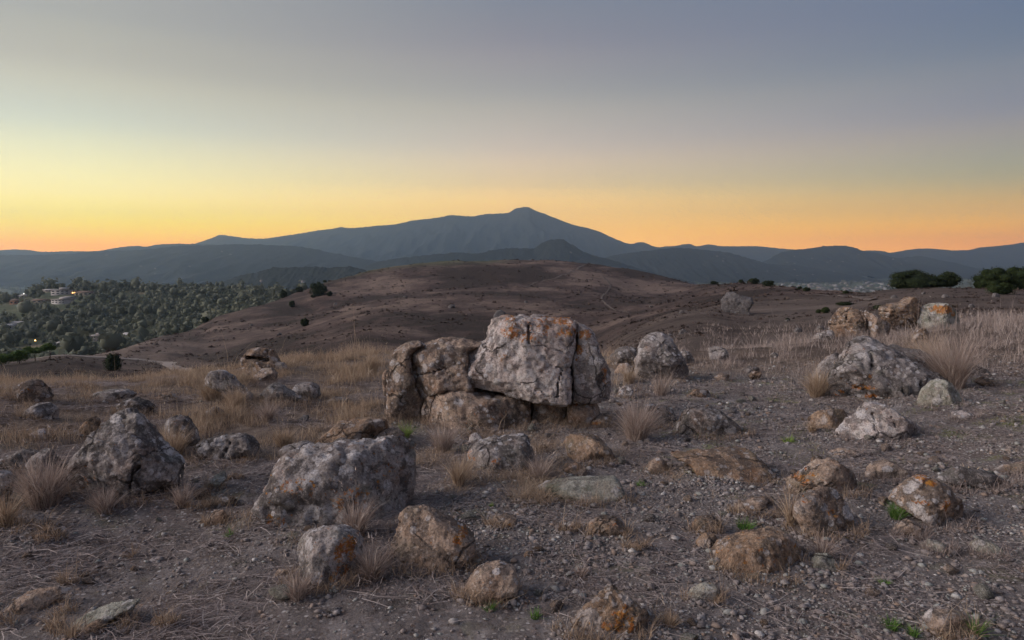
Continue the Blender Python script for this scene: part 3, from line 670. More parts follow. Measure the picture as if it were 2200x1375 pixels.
# --- the stacked outcrop in the middle
rock('large pale top block of the central stack, crusted with orange lichen', 'pale', ZD,
  [(800, 440), (840, 408), (960, 345), (985, 270), (1000, 185), (1040, 160), (1140, 138), (1300, 134), (1480, 137), (1640, 146), (1670, 190), (1664, 300), (1652, 400), (1630, 470), (1620, 520), (1630, 600), (1634, 700), (1628, 800), (1480, 792), (1300, 768), (1100, 752), (950, 727), (885, 700), (855, 640), (825, 540)],
  bury=False, depth=0.72, Y=YD, res=104, rnd=0.18, planes=5, taper=0.4, lean=0.12, cut=(0.7, 0.94), short='the central rock stack',
  grooves=[([(1300, 190), (1296, 270), (1300, 330)], 3, .06), ([(1560, 530), (1525, 600), (1515, 660), (1512, 730)], 3.5, .08), ([(1390, 420), (1460, 480), (1560, 530), (1620, 520)], 2.5, .05), ([(1330, 660), (1420, 700), (1500, 720)], 2.5, .05)],
  orange=[(1170, 250, 130, 70, .85), (1270, 290, 80, 60, .66), (1150, 160, 90, 40, .62), (1560, 170, 170, 50, .78), (1600, 250, 110, 70, .66), (1420, 180, 140, 50, .6), (1125, 440, 70, 50, .5), (1430, 540, 40, 40, .5), (1350, 240, 260, 110, .5)])
rock('right-hand piece of the central stack, split off by a tall crack', 'pale', ZD,
  [(1661, 165), (1720, 205), (1800, 265), (1850, 355), (1870, 420), (1912, 500), (1948, 570), (1955, 700), (1945, 800), (1900, 812), (1760, 806), (1638, 798), (1643, 700), (1639, 600), (1633, 520), (1643, 470), (1665, 400), (1675, 300), (1683, 215)],
  bury=False, depth=1.15, Y=YD, res=64, rnd=0.18, planes=3, taper=0.35, lean=0.12, cut=(0.8, 0.95),
  orange=[(1740, 275, 70, 50, .95), (1690, 390, 50, 60, .85), (1690, 460, 40, 40, .6), (1880, 560, 40, 40, .8), (1885, 625, 30, 40, .8)])
rock('tan block wedged between the upright slab and the top block', 'tan', ZD,
  [(355, 462), (400, 420), (480, 370), (560, 338), (640, 326), (760, 332), (850, 346), (960, 362), (930, 400), (835, 430), (845, 540), (868, 640), (885, 705), (740, 708), (600, 724), (520, 755), (470, 780), (425, 745), (403, 650), (365, 580)],
  bury=False, depth=0.8, Y=YD + .03, res=72, rnd=0.18, planes=4, taper=0.5, lean=0.2, cut=(0.7, 0.94),
  grooves=[([(410, 610), (470, 590), (560, 560), (650, 520)], 3, .1), ([(640, 470), (680, 560), (740, 640)], 2.5, .06)])
rock('tall tan slab standing at the left end of the central stack', 'tan', ZD,
  [(212, 450), (280, 390), (360, 352), (460, 346), (500, 372), (410, 420), (375, 460), (382, 580), (420, 650), (442, 740), (490, 790), (490, 860), (475, 990), (400, 1010), (300, 1000), (185, 985), (188, 850), (200, 760), (185, 640), (200, 560)],
  depth=1.2, Y=YD + .02, res=64, rnd=0.3, planes=5, taper=0.3, lean=0.1,
  grooves=[([(215, 470), (300, 500), (360, 540)], 3, .06), ([(330, 560), (325, 700), (345, 860)], 2.5, .05)])
rock('thin flake leaning on the tall tan slab', 'tan', ZD, [(150, 600), (185, 555), (205, 620), (198, 700), (210, 780), (165, 765), (150, 670)], bury=False, depth=1.6, Y=YD + .08, res=30, rnd=.4, planes=2)
rock('long lower block with grey lichen spots carrying the central stack', 'tan', ZD,
  [(470, 860), (505, 770), (535, 735), (650, 718), (760, 708), (830, 702), (920, 730), (1050, 752), (1200, 768), (1318, 778), (1325, 850), (1315, 950), (1300, 1090), (1180, 1110), (1050, 1110), (900, 1110), (700, 1110), (480, 1110), (458, 950)],
  depth=0.85, Y=YD - .02, res=84, rnd=0.3, planes=4, taper=0.2, lean=0.1, cut=(0.8, 0.96), orange=[(1160, 1050, 50, 40, .8), (1090, 870, 120, 60, .35)])
rock('narrow recessed block in the middle under the top block', 'tan', ZD, [(1330, 778), (1480, 790), (1620, 800), (1610, 900), (1600, 1060), (1450, 1080), (1310, 1080), (1325, 900)], depth=0.9, Y=YD + .02, res=48, rnd=.3, planes=3)
rock('small block with an orange rim under the right end of the stack', 'tan', ZD,
  [(1615, 798), (1760, 800), (1830, 806), (1890, 845), (1908, 880), (1880, 915), (1800, 960), (1740, 1060), (1620, 1060), (1605, 900)], depth=1.0, Y=YD - .06, res=50, rnd=.35, planes=4,
  orange=[(1720, 812, 120, 24, .95), (1840, 830, 60, 30, .7)])
rock('low wedge stone streaked with orange at the foot of the stack', 'tan', ZD, [(1755, 1050), (1790, 970), (1880, 930), (1955, 916), (1970, 980), (1960, 1080), (1850, 1100), (1760, 1090)], depth=1.0, Y=YD - .12, res=44, planes=4, orange=[(1830, 1000, 80, 60, .85)])
rock('round pale cobble in front of the long lower block', 'pale', ZD, [(832, 1100), (858, 1068), (900, 1066), (934, 1108), (922, 1155), (870, 1166), (832, 1150)], depth=1.0, res=28, name='stone')
# --- front middle
rock('big square-topped grey boulder with mottled lichen in front of the stack', 'grey', FULL,
  [(526, 1175), (540, 1110), (560, 1050), (575, 1010), (600, 980), (640, 968), (720, 965), (800, 962), (842, 966), (864, 985), (872, 1020), (880, 1070), (872, 1110), (800, 1150), (720, 1170), (660, 1185), (600, 1190)],
  depth=0.75, res=92, rnd=.3, planes=10, taper=.3, lean=.35, cut=(.66, .93), base=1165, short='the square-topped boulder', obase=.12,
  orange=[(740, 1060, 90, 34, .45), (620, 1100, 50, 40, .4), (820, 1030, 50, 30, .32), (650, 1030, 70, 30, .35)])
rock('low grey edge of rock behind the left of the square-topped boulder', 'grey', FULL, [(583, 990), (600, 965), (650, 951), (670, 956), (664, 985), (620, 995)], depth=.8, back=.05, planes=3)
rock('rounded boulder with a rust-brown hollow, in the tuft of straw', 'grey', FULL,
  [(621, 1190), (640, 1160), (680, 1143), (730, 1140), (760, 1155), (774, 1180), (768, 1225), (745, 1262), (710, 1278), (670, 1280), (640, 1250)],
  depth=.95, res=64, rnd=.28, planes=3, base=1268, orange=[(742, 1180, 30, 40, .75), (735, 1225, 24, 36, .7)], obase=.1, short='the rust-hollowed boulder')
rock('domed tan boulder with grey patches beside the straw tuft', 'tan', Z8,
  [(380, 790), (400, 680), (430, 610), (500, 570), (590, 556), (680, 578), (760, 618), (860, 668), (925, 740), (935, 800), (860, 880), (790, 940), (690, 990), (560, 990), (450, 950), (390, 880)],
  depth=.85, res=72, rnd=.32, planes=5, base=1237, orange=[(850, 700, 60, 40, .8), (690, 630, 30, 24, .6)], short='the domed tan boulder')
rock('small rounded brown boulder low in the gravel, bottom centre', 'tan', Z8, [(830, 1110), (870, 1030), (940, 960), (1020, 918), (1100, 912), (1180, 948), (1218, 1010), (1205, 1070), (1130, 1120), (1000, 1160), (870, 1165)], depth=.85, res=52, planes=5, short='the small rounded brown boulder')
rock('knobbly boulder with orange lichen cut by the bottom edge', 'brown', Z8,
  [(1495, 1400), (1530, 1270), (1600, 1180), (1700, 1110), (1800, 1068), (1900, 1083), (2000, 1150), (2075, 1230), (2085, 1320), (2050, 1430), (1800, 1470), (1550, 1460)], depth=.85, base=1388, res=70, planes=6, rough=1.5,
  orange=[(1850, 1180, 120, 70, .72), (1760, 1250, 120, 60, .6), (1920, 1260, 90, 60, .65)], short='the orange-crusted boulder')
rock('flat rusty stone with a pink rim on the gravel', 'brown', Z8, [(1635, 705), (1660, 640), (1740, 616), (1820, 622), (1872, 660), (1895, 700), (1840, 740), (1750, 755), (1660, 745)], depth=.9, res=40, planes=3, obase=.22, short='the flat rusty stone')
rock('low tan hump of rock with one orange spot, behind the gravel', 'tan', Z8, [(1025, 668), (1060, 608), (1130, 595), (1200, 618), (1215, 660), (1120, 675)], depth=.9, res=32, planes=3, orange=[(1155, 635, 24, 18, .9)])
rock('pointed tan stone left of the flat rusty stone', 'tan', Z8, [(1460, 695), (1500, 658), (1560, 636), (1585, 660), (1545, 705)], depth=.9, planes=3, name='stone')
rock('flattish tan stone right of the orange pebble', 'tan', Z8, [(1876, 805), (1910, 768), (1960, 766), (2004, 800), (1984, 832), (1910, 832)], depth=.9, planes=3, name='stone')
rock('round bright orange pebble on the gravel', 'brown', Z8, [(1242, 848), (1268, 820), (1305, 827), (1314, 860), (1275, 874)], depth=.95, planes=2, name='stone', obase=.42)
rock('low slab with pale lichen sheet, grass at its foot', 'grey', Z5,
  [(735, 1020), (800, 948), (900, 916), (1050, 900), (1112, 902), (1152, 960), (1170, 1040), (1155, 1130), (1000, 1180), (850, 1190), (755, 1150), (738, 1070)], depth=.9, base=1036, res=64, planes=5, lean=.4, taper=.2, orange=[(760, 1020, 60, 30, .7), (930, 1000, 50, 40, .45)], short='the low lichen slab')
rock('brown knob of rock right of the low lichen slab', 'brown', Z5, [(1345, 905), (1400, 872), (1520, 866), (1580, 898), (1645, 960), (1688, 1012), (1678, 1055), (1560, 1062), (1450, 1042), (1375, 1005)], depth=.8, res=50, planes=5, short='the brown knob')
rock('small yellow-brown stone below the brown knob', 'brown', Z5, [(1340, 1088), (1370, 1048), (1430, 1043), (1473, 1070), (1468, 1106), (1410, 1122), (1358, 1116)], depth=.9, planes=3, name='stone')
rock('long smooth grey-green slab flat on the gravel', 'green', Z5, [(1172, 1238), (1250, 1193), (1400, 1172), (1560, 1165), (1680, 1172), (1728, 1198), (1735, 1236), (1690, 1270), (1560, 1300), (1400, 1318), (1250, 1300), (1185, 1268)], depth=.65, res=56, rnd=.28, planes=3, rough=.6, lean=.5, short='the long smooth slab', orange=[(1690, 1195, 30, 30, .55)])
rock('pale folded stone beside the bright green weed', 'tan', Z5, [(75, 950), (150, 880), (220, 838), (290, 826), (338, 868), (345, 925), (330, 965), (150, 975)], depth=.8, res=44, planes=4, grooves=[([(220, 850), (260, 890), (230, 940)], 2.5, .1)])
rock('dark brown bedrock hump left of the bright green weed', 'brown', FULL, [(684, 945), (720, 911), (790, 902), (828, 904), (832, 935), (805, 960), (760, 970), (690, 970)], depth=.7, res=44, planes=4, rough=1.3)
rock('knobbly tan stone in the gravel right of the brown knob', 'tan', Z5, [(1865, 1080), (1900, 1030), (1950, 1010), (2005, 1040), (2010, 1090), (1960, 1115), (1890, 1110)], depth=.9, planes=3, obase=.15, name='stone')
# --- left
rock('tall grey pyramid boulder with white lichen spots and a vertical crack', 'grey', Z4,
  [(432, 880), (478, 790), (518, 720), (558, 660), (620, 600), (690, 563), (740, 547), (792, 573), (852, 640), (893, 700), (944, 780), (1002, 818), (1066, 858), (1082, 930), (1070, 1010), (1050, 1100), (1000, 1160), (900, 1175), (740, 1150), (560, 1130), (475, 1060), (432, 970)],
  depth=.75, base=1088, res=96, rnd=.28, planes=10, taper=.5, lean=.3, cut=(.66, .93), grooves=[([(930, 850), (905, 895), (892, 960), (888, 1040), (906, 1150)], 5, .25)], short='the grey pyramid boulder', orange=[(590, 960, 60, 40, .42)])
rock('upright grey rock just left of the pyramid boulder', 'grey', Z4, [(160, 930), (200, 828), (260, 778), (340, 747), (402, 778), (434, 830), (436, 900), (425, 1010), (300, 1060), (165, 1040)], depth=.8, res=56, planes=5)
rock('dark humped rock near the left edge with a pale patch', 'dark', Z4, [(-70, 860), (0, 842), (60, 808), (130, 792), (192, 803), (205, 845), (175, 920), (100, 950), (0, 940), (-70, 940)], depth=.8, res=50, planes=5)
rock('grey rock cut by the left edge behind the pinkish tuft', 'grey', Z4, [(-90, 900), (0, 903), (52, 930), (64, 1000), (34, 1100), (0, 1135), (-90, 1135)], depth=.8, res=44, planes=4)
rock('dark cracked boulder half sunk right of the pyramid boulder', 'dark', Z4, [(1182, 815), (1240, 738), (1310, 708), (1400, 695), (1500, 697), (1562, 728), (1595, 790), (1615, 850), (1500, 885), (1350, 885), (1240, 875)], depth=.75, res=64, planes=6, rough=1.5, grooves=[([(1460, 720), (1440, 790), (1400, 860)], 3, .1)], orange=[(1560, 820, 40, 24, .6)], short='the dark cracked boulder')
rock('spotted upright stone standing in the grass behind the pyramid boulder', 'grey', Z4, [(1012, 650), (1048, 588), (1100, 565), (1162, 583), (1204, 640), (1234, 730), (1224, 790), (1100, 780), (1020, 720)], depth=.8, res=46, planes=4)
rock('reddish stone peeping over the left shoulder of the pyramid boulder', 'brown', Z4, [(508, 640), (548, 578), (590, 567), (626, 600), (606, 670), (540, 700), (512, 680)], depth=.9, planes=4)
rock('dark knobbly rock in the dry grass above the pyramid boulder', 'dark', Z4, [(712, 550), (758, 473), (820, 457), (884, 478), (938, 510), (926, 565), (850, 575), (755, 570)], depth=.8, res=40, planes=5, rough=1.4)
rock('flat pale rock lying among the dry grass at left', 'grey', Z4, [(552, 440), (620, 413), (700, 405), (782, 410), (826, 440), (795, 480), (690, 492), (595, 482)], depth=.9, res=40, planes=4)
rock('smooth grey rock rising from the grass near the left edge', 'grey', Z4, [(140, 585), (178, 518), (230, 492), (292, 487), (336, 530), (326, 585), (250, 602), (150, 602)], depth=.8, res=40, planes=4)
rock('pale stone low in the grass above the left edge rocks', 'pale', Z4, [(175, 705), (200, 668), (250, 655), (305, 675), (312, 705), (250, 725)], depth=.8, planes=3)
rock('tan boulder on the left brow of the hilltop', 'tan', Z4, [(22, 480), (58, 420), (108, 368), (170, 344), (222, 358), (264, 410), (296, 455), (252, 495), (150, 505), (45, 495)], depth=.8, res=50, planes=5, short='the tan brow boulder', orange=[(200, 390, 40, 30, .5)])
rock('square hollowed rock on the grassy brow behind the left field', 'brown', Z4, [(1512, 305), (1526, 180), (1558, 148), (1620, 137), (1702, 157), (1736, 208), (1742, 262), (1705, 305)], depth=.9, res=48, planes=3, grooves=[([(1560, 195), (1620, 200), (1690, 215)], 7, .3)])
rock('low tail of rock right of the square hollowed rock', 'grey', Z4, [(1690, 270), (1740, 225), (1780, 235), (1800, 265), (1760, 290), (1700, 295)], depth=.8, planes=3)
rock('half-buried tan stone in front of the square hollowed rock', 'tan', Z4, [(1572, 335), (1638, 270), (1700, 268), (1734, 310), (1726, 370), (1600, 372)], depth=.8, planes=4)
rock('long ridged rock running down through the left field of grass', 'grey', Z4, [(1268, 340), (1318, 288), (1400, 282), (1452, 318), (1492, 378), (1565, 440), (1588, 495), (1500, 500), (1430, 420), (1350, 395), (1275, 380)], depth=.6, res=52, planes=4)
rock('dark tilted rock in the grass left of the stack', 'dark', Z4, [(1630, 430), (1700, 367), (1760, 382), (1832, 428), (1905, 460), (1938, 495), (1850, 512), (1740, 512), (1645, 492)], depth=.7, res=46, planes=5, rough=1.3)
rock('paler rock touching the dark tilted rock', 'grey', Z4, [(1822, 420), (1868, 363), (1952, 357), (1994, 388), (2006, 445), (1965, 482), (1880, 482)], depth=.8, res=42, planes=4)
rock('flat dark stone between the left field and the stack', 'dark', Z4, [(2034, 482), (2100, 452), (2182, 465), (2195, 494), (2120, 508), (2046, 502)], depth=.9, planes=3)
rock('small dark stone alone on the bare patch left of the stack', 'dark', Z4, [(1864, 598), (1900, 562), (1938, 567), (1934, 600), (1890, 612)], depth=.9, planes=3)
rock('dark greenish stone in a grassy hollow of the left field', 'dark', Z4, [(1288, 540), (1350, 508), (1394, 540), (1386, 590), (1304, 592)], depth=.8, planes=4)
rock('brown stone half hidden in the middle of the left field', 'brown', Z4, [(962, 465), (1010, 425), (1070, 430), (1118, 470), (1060, 488), (985, 485)], depth=.8, planes=4)
rock('small grey stone by the spotted upright stone', 'grey', Z4, [(1165, 575), (1190, 540), (1230, 537), (1255, 570), (1230, 600), (1180, 600)], depth=.8, planes=3)
for lab, st, pts in (
  ('pointed stone in the gravel right of the pyramid boulder', 'tan', [(1290, 650), (1338, 568), (1402, 556), (1436, 600), (1372, 662)]),
  ('pinkish stone above the pointed stone right of the pyramid', 'tan', [(1344, 540), (1378, 478), (1454, 487), (1446, 540)]),
  ('flat brown stone nearest the right foot of the pyramid', 'brown', [(1192, 560), (1258, 507), (1315, 518), (1296, 570)]),
  ('reddish flat stone below the dark cracked boulder', 'brown', [(1412, 368), (1458, 332), (1516, 348), (1506, 384)]),
  ('small upright grey stone below the dark cracked boulder', 'green', [(1302, 430), (1348, 338), (1402, 316), (1416, 370), (1364, 440)]),
  ('low brown stone under the pinkish tuft at left', 'brown', [(110, 775), (168, 698), (280, 686), (356, 720), (284, 780)]),
  ('pale flat stone beside the low brown stone at left', 'pale', [(294, 710), (380, 667), (406, 700), (332, 748)]),
  ('dark hollow stone at the foot of the pinkish tuft', 'dark', [(142, 690), (218, 587), (294, 618), (288, 692)]),
  ('white blocky stone alone on the lower left gravel', 'pale', [(394, 1030), (408, 996), (470, 986), (494, 1006), (484, 1036), (430, 1048)]),
  ('brown lump beside the white blocky stone', 'brown', [(492, 985), (520, 950), (552, 960), (548, 985), (516, 992)]),
  ('small brown stone between the square-topped boulder and the left gravel', 'brown', [(716, 870), (780, 818), (836, 850), (800, 882)]),
  ('flat pale flake on the gravel below the pyramid boulder', 'pale', [(1240, 800), (1280, 772), (1325, 765), (1310, 785), (1270, 806)]),
  ('long pale flake in the middle of the left gravel', 'pale', [(915, 890), (950, 862), (1008, 860), (1000, 882), (940, 898)]),
  ('tan stone at the left foot of the rust-hollowed boulder', 'tan', [(1715, 985), (1740, 935), (1790, 930), (1800, 975), (1760, 1005)]),
  ('round brown cobble low at left centre', 'brown', [(945, 1275), (960, 1235), (1010, 1230), (1025, 1270), (990, 1295)]),
  ('flat greenish cobble beside the round brown cobble', 'green', [(1012, 1280), (1030, 1245), (1090, 1240), (1120, 1270), (1090, 1300), (1035, 1300)]),
  ('thin grey stone lying at the lower centre left', 'grey', [(2025, 1210), (2060, 1185), (2110, 1182), (2120, 1205), (2070, 1228)])):
    rock(lab, st, Z7, pts, depth=.9, planes=4, name='stone')
rock('long tan slab edge at the bottom left corner', 'tan', Z7, [(-50, 1260), (20, 1178), (100, 1122), (200, 1097), (330, 1086), (414, 1092), (340, 1150), (200, 1225), (100, 1290), (20, 1325), (-50, 1330)], depth=.7, base=1340, res=56, planes=4, short='the bottom left slab')
rock('grey slab sloping out of the ground, cut by the bottom edge', 'green', Z7, [(380, 1350), (440, 1268), (540, 1226), (680, 1186), (830, 1156), (838, 1178), (710, 1245), (620, 1290), (560, 1360), (470, 1420), (380, 1420)], depth=.7, base=1365, res=56, planes=4)
rock('reddish brown rock in front of the sloping grey slab', 'brown', Z7, [(462, 1390), (518, 1298), (590, 1266), (644, 1288), (650, 1390), (560, 1430)], depth=.9, base=1378, res=44, planes=4)
# --- right
rock('flat brown bedrock slab right of the long smooth slab', 'brown', Z9, [(10, 250), (200, 233), (420, 222), (532, 227), (604, 290), (638, 330), (560, 366), (400, 384), (250, 394), (150, 372), (110, 300)], depth=.8, res=60, rnd=.35, planes=3, lean=.5, rough=.8, short='the flat brown slab')
rock('arched boulder with a pale lichen cap above the square rock', 'tan', Z9, [(732, 470), (758, 400), (850, 328), (930, 268), (1000, 240), (1062, 278), (1134, 330), (1172, 395), (1140, 450), (1020, 475), (900, 490), (790, 490)], depth=.8, res=64, planes=5, orange=[(800, 370, 60, 40, .7), (870, 330, 40, 30, .5)], short='the arched boulder')
rock('little brown knob behind the arched boulder', 'brown', Z9, [(850, 310), (865, 235), (905, 215), (942, 240), (940, 300)], depth=.9, planes=3)
rock('square blocky rock with pink-grey blotches beside the green weed', 'tan', Z9, [(730, 570), (736, 490), (800, 462), (900, 452), (980, 442), (1062, 452), (1104, 488), (1126, 560), (1146, 640), (1140, 740), (1050, 785), (900, 770), (795, 735), (780, 650)], depth=.85, base=1163, res=68, rnd=.32, planes=6, short='the square blotched rock', orange=[(800, 490, 40, 24, .6), (960, 570, 60, 40, .45)])
rock('peaked boulder with orange streaks right of the green weed', 'tan', Z9, [(1398, 535), (1458, 448), (1530, 388), (1590, 362), (1652, 367), (1724, 418), (1794, 500), (1832, 580), (1818, 665), (1740, 710), (1600, 700), (1540, 620), (1470, 580)], depth=.85, base=1143, res=68, planes=6, orange=[(1590, 378, 60, 24, .85), (1650, 490, 60, 60, .7), (1500, 480, 60, 30, .6), (1700, 560, 40, 40, .5)], short='the peaked boulder')
rock('loaf-shaped orange-brown boulder on the gravel', 'brown', Z9, [(282, 880), (328, 808), (420, 767), (520, 732), (620, 724), (722, 742), (794, 778), (822, 832), (788, 910), (700, 975), (560, 1006), (430, 1010), (322, 962)], depth=.85, res=70, rnd=.28, planes=4, obase=.16, short='the loaf-shaped boulder')
rock('low tan rock right of the arched boulder', 'tan', Z9, [(1160, 388), (1218, 318), (1290, 277), (1362, 264), (1434, 288), (1468, 335), (1405, 388), (1300, 398)], depth=.8, res=44, planes=4, short='the low tan rock')
rock('long streaked slab dipping to the right edge', 'dark', Z9, [(1638, 360), (1668, 298), (1760, 272), (1852, 297), (2002, 327), (2094, 367), (2140, 435), (2070, 455), (1950, 425), (1830, 395), (1715, 385)], depth=.6, res=52, planes=4, short='the long streaked slab')
rock('tan rock cut by the right edge beyond the streaked slab', 'tan', Z9, [(2010, 330), (2058, 272), (2194, 250), (2290, 280), (2270, 345), (2120, 358)], depth=.7, res=44, planes=4)
rock('thin tilted slab with a dark hollow beneath', 'tan', Z9, [(362, 575), (430, 528), (560, 497), (652, 486), (666, 508), (640, 560), (500, 590), (400, 615)], depth=.7, res=40, planes=2, grooves=[([(480, 565), (560, 545), (640, 525)], 7, .4)])
rock('crumbly brown stone left of the grassy green patch', 'brown', Z9, [(104, 650), (168, 610), (242, 610), (290, 640), (284, 700), (200, 720), (126, 700)], depth=.9, res=36, planes=4, rough=1.4)
rock('round brown stone below the crumbly brown stone', 'brown', Z9, [(134, 768), (200, 712), (262, 722), (290, 790), (232, 830), (154, 810)], depth=.9, res=34, planes=4)
rock('yellowish rock between the square rock and the peaked boulder', 'tan', Z9, [(1372, 735), (1420, 658), (1480, 622), (1556, 678), (1568, 740), (1450, 765)], depth=.8, res=38, planes=4)
rock('blue-green stone on the right-hand gravel', 'green', Z9, [(1572, 798), (1620, 757), (1702, 777), (1742, 836), (1680, 856), (1592, 842)], depth=.9, planes=4, name='stone')
rock('cracked pale green stone near the right edge', 'green', Z9, [(1882, 800), (1938, 752), (2012, 767), (2088, 836), (2064, 872), (1955, 862)], depth=.8, planes=4, name='stone')
rock('two-toned stone, brown above and grey-green below', 'green', Z9, [(60, 1150), (108, 1068), (180, 1032), (262, 1042), (286, 1092), (234, 1130), (180, 1160)], depth=.9, res=36, planes=4, obase=.2)
rock('blocky tan stone beside the weed at the bottom right', 'tan', Z9, [(1582, 1278), (1650, 1222), (1760, 1212), (1842, 1217), (1856, 1300), (1846, 1390), (1780, 1396), (1672, 1330)], depth=.9, res=44, rnd=.3, planes=4, base=1376, short='the blocky tan stone')
rock('dark greenish half-buried stone under the loaf-shaped boulder\'s tuft', 'green', Z9, [(860, 920), (900, 850), (980, 820), (1040, 900), (1030, 950), (920, 960)], depth=.8, planes=4)
rock('pale furrowed boulder below the great right-hand boulder', 'pale', Z6, [(1038, 650), (1076, 560), (1108, 508), (1180, 488), (1260, 483), (1332, 507), (1404, 556), (1484, 598), (1548, 640), (1560, 680), (1470, 725), (1360, 760), (1240, 752), (1100, 718), (1045, 685)], depth=.8, res=66, planes=6, short='the pale furrowed boulder', grooves=[([(1240, 540), (1225, 620), (1230, 720)], 3, .06), ([(1330, 560), (1345, 640), (1360, 730)], 2.5, .06)])
rock('brown cube of rock on the left of the pale furrowed boulder', 'brown', Z6, [(828, 650), (858, 558), (900, 522), (980, 517), (1084, 522), (1094, 562), (1064, 620), (1042, 665), (940, 668)], depth=.8, res=46, rnd=.35, planes=4)
rock('great rounded boulder on the right, seamed and dotted with lichen', 'grey', Z6,
  [(985, 520), (978, 430), (955, 340), (1010, 240), (1058, 170), (1108, 118), (1180, 93), (1250, 93), (1332, 122), (1422, 167), (1502, 217), (1602, 267), (1682, 310), (1744, 370), (1786, 420), (1798, 490), (1700, 525), (1560, 540), (1400, 530), (1200, 530)],
  depth=.7, base=872, res=100, rnd=.32, planes=10, taper=.5, lean=.25, cut=(.68, .94), short='the great right-hand boulder', grooves=[([(1060, 330), (1120, 380), (1220, 440)], 3, .06), ([(1345, 360), (1325, 430), (1310, 500)], 3, .06), ([(1400, 390), (1370, 450), (1350, 500)], 3, .06), ([(1215, 170), (1200, 230), (1180, 250)], 4, .06)],
  orange=[(1130, 370, 90, 30, .75), (1190, 425, 60, 24, .9), (1165, 295, 24, 24, .8), (1030, 430, 50, 60, .5), (1080, 460, 40, 30, .5)])
rock('left flank block split from the great right-hand boulder', 'grey', Z6, [(882, 290), (950, 218), (1030, 168), (1068, 156), (1045, 215), (1008, 275), (985, 360), (950, 440), (900, 400)], depth=.8, base=850, res=44, planes=3, back=.1)
rock('separate lobe at the right foot of the great boulder', 'green', Z6, [(1552, 535), (1588, 420), (1640, 348), (1690, 331), (1742, 361), (1794, 420), (1806, 480), (1765, 520), (1650, 545)], depth=.9, base=872, res=46, planes=4, back=-.12)
rock('flat dark slab behind the shoulder of the great boulder', 'dark', Z6, [(1320, 135), (1400, 121), (1480, 146), (1562, 151), (1604, 178), (1684, 258), (1726, 315), (1600, 330), (1420, 250)], depth=.6, base=845, res=44, planes=3, back=.35)
rock('dark rock with grey lichen plates right of the stack', 'dark', Z6, [(10, 700), (50, 600), (62, 528), (120, 512), (220, 516), (302, 542), (354, 590), (406, 640), (460, 712), (300, 720), (150, 712)], depth=.8, res=60, planes=5, short='the lichen-plated rock')
rock('small dark rock between the reddish tuft and the lichen-plated rock', 'dark', Z5, [(1800, 700), (1900, 676), (2000, 686), (2054, 720), (2048, 800), (1960, 830), (1840, 790)], depth=.8, res=40, planes=4)
rock('smooth rounded hump of rock on the gravel near the furrowed boulder', 'tan', Z6, [(982, 808), (1050, 777), (1120, 782), (1166, 812), (1080, 834), (992, 828)], depth=.9, planes=3, rough=.7)
rock('pale flat stone at the far right on the green-tinged gravel', 'pale', Z6, [(1722, 598), (1760, 552), (1830, 540), (1896, 560), (1886, 590), (1800, 610)], depth=.8, planes=3)
for lab, st, pts in (
  ('dark stone, upper of the pair on the grassy edge right of centre', 'dark', [(430, 285), (478, 252), (524, 262), (536, 290), (460, 298)]),
  ('brown stone, lower of the pair on the grassy edge right of centre', 'brown', [(464, 318), (500, 282), (546, 292), (540, 332), (488, 342)]),
  ('low tan stone left of the pair on the grassy edge', 'tan', [(252, 328), (298, 295), (354, 308), (346, 342), (276, 348)]),
  ('light-topped rock in the grass right of the standing rock', 'grey', [(214, 200), (222, 138), (270, 129), (322, 147), (356, 205), (290, 225), (226, 220)]),
  ('dark low stone behind the light-topped rock\'s right', 'dark', [(595, 190), (625, 165), (665, 185), (650, 205), (605, 205)]),
  ('dark rock up the slope at the right of the great boulder', 'dark', [(1830, 285), (1888, 242), (1942, 267), (1982, 315), (1900, 325)]),
  ('rusty rock below the dark rock right of the great boulder', 'brown', [(1900, 355), (1950, 322), (2014, 347), (2038, 392), (1960, 395)]),
  ('low brown mound of rock beyond the lichen-plated rock', 'brown', [(90, 440), (130, 400), (210, 405), (240, 440), (160, 460)])):
    rock(lab, st, Z6, pts, depth=.8, planes=4)
rock('standing grey rock with a tan base, right of the stack', 'grey', Z5, [(1800, 400), (1846, 258), (1890, 228), (1960, 226), (2024, 248), (2054, 300), (2094, 370), (2136, 450), (2150, 540), (2050, 570), (1900, 570), (1780, 560), (1815, 450)], depth=.8, base=826, res=60, rnd=.28, planes=5, taper=.45, lean=.2, short='the standing grey rock')
rock('dark stump-like rock covered with dead grass behind the stack', 'dark', Z5, [(1632, 440), (1648, 375), (1682, 327), (1740, 307), (1802, 312), (1820, 350), (1806, 440), (1720, 450)], depth=.9, res=40, planes=3)
rock('small tan rock in front of the stump-like rock', 'tan', Z5, [(1670, 475), (1700, 420), (1745, 402), (1785, 430), (1790, 470), (1730, 490)], depth=.9, planes=3)
rock('dark angular rock behind the standing grey rock', 'dark', Z5, [(2068, 345), (2094, 322), (2142, 342), (2170, 388), (2152, 415), (2080, 412)], depth=.9, planes=4)
rock('small grey rock with orange specks at the foot of the standing rock', 'grey', Z5, [(1690, 610), (1720, 560), (1765, 552), (1790, 590), (1770, 635), (1710, 640)], depth=.9, planes=4, obase=.18)
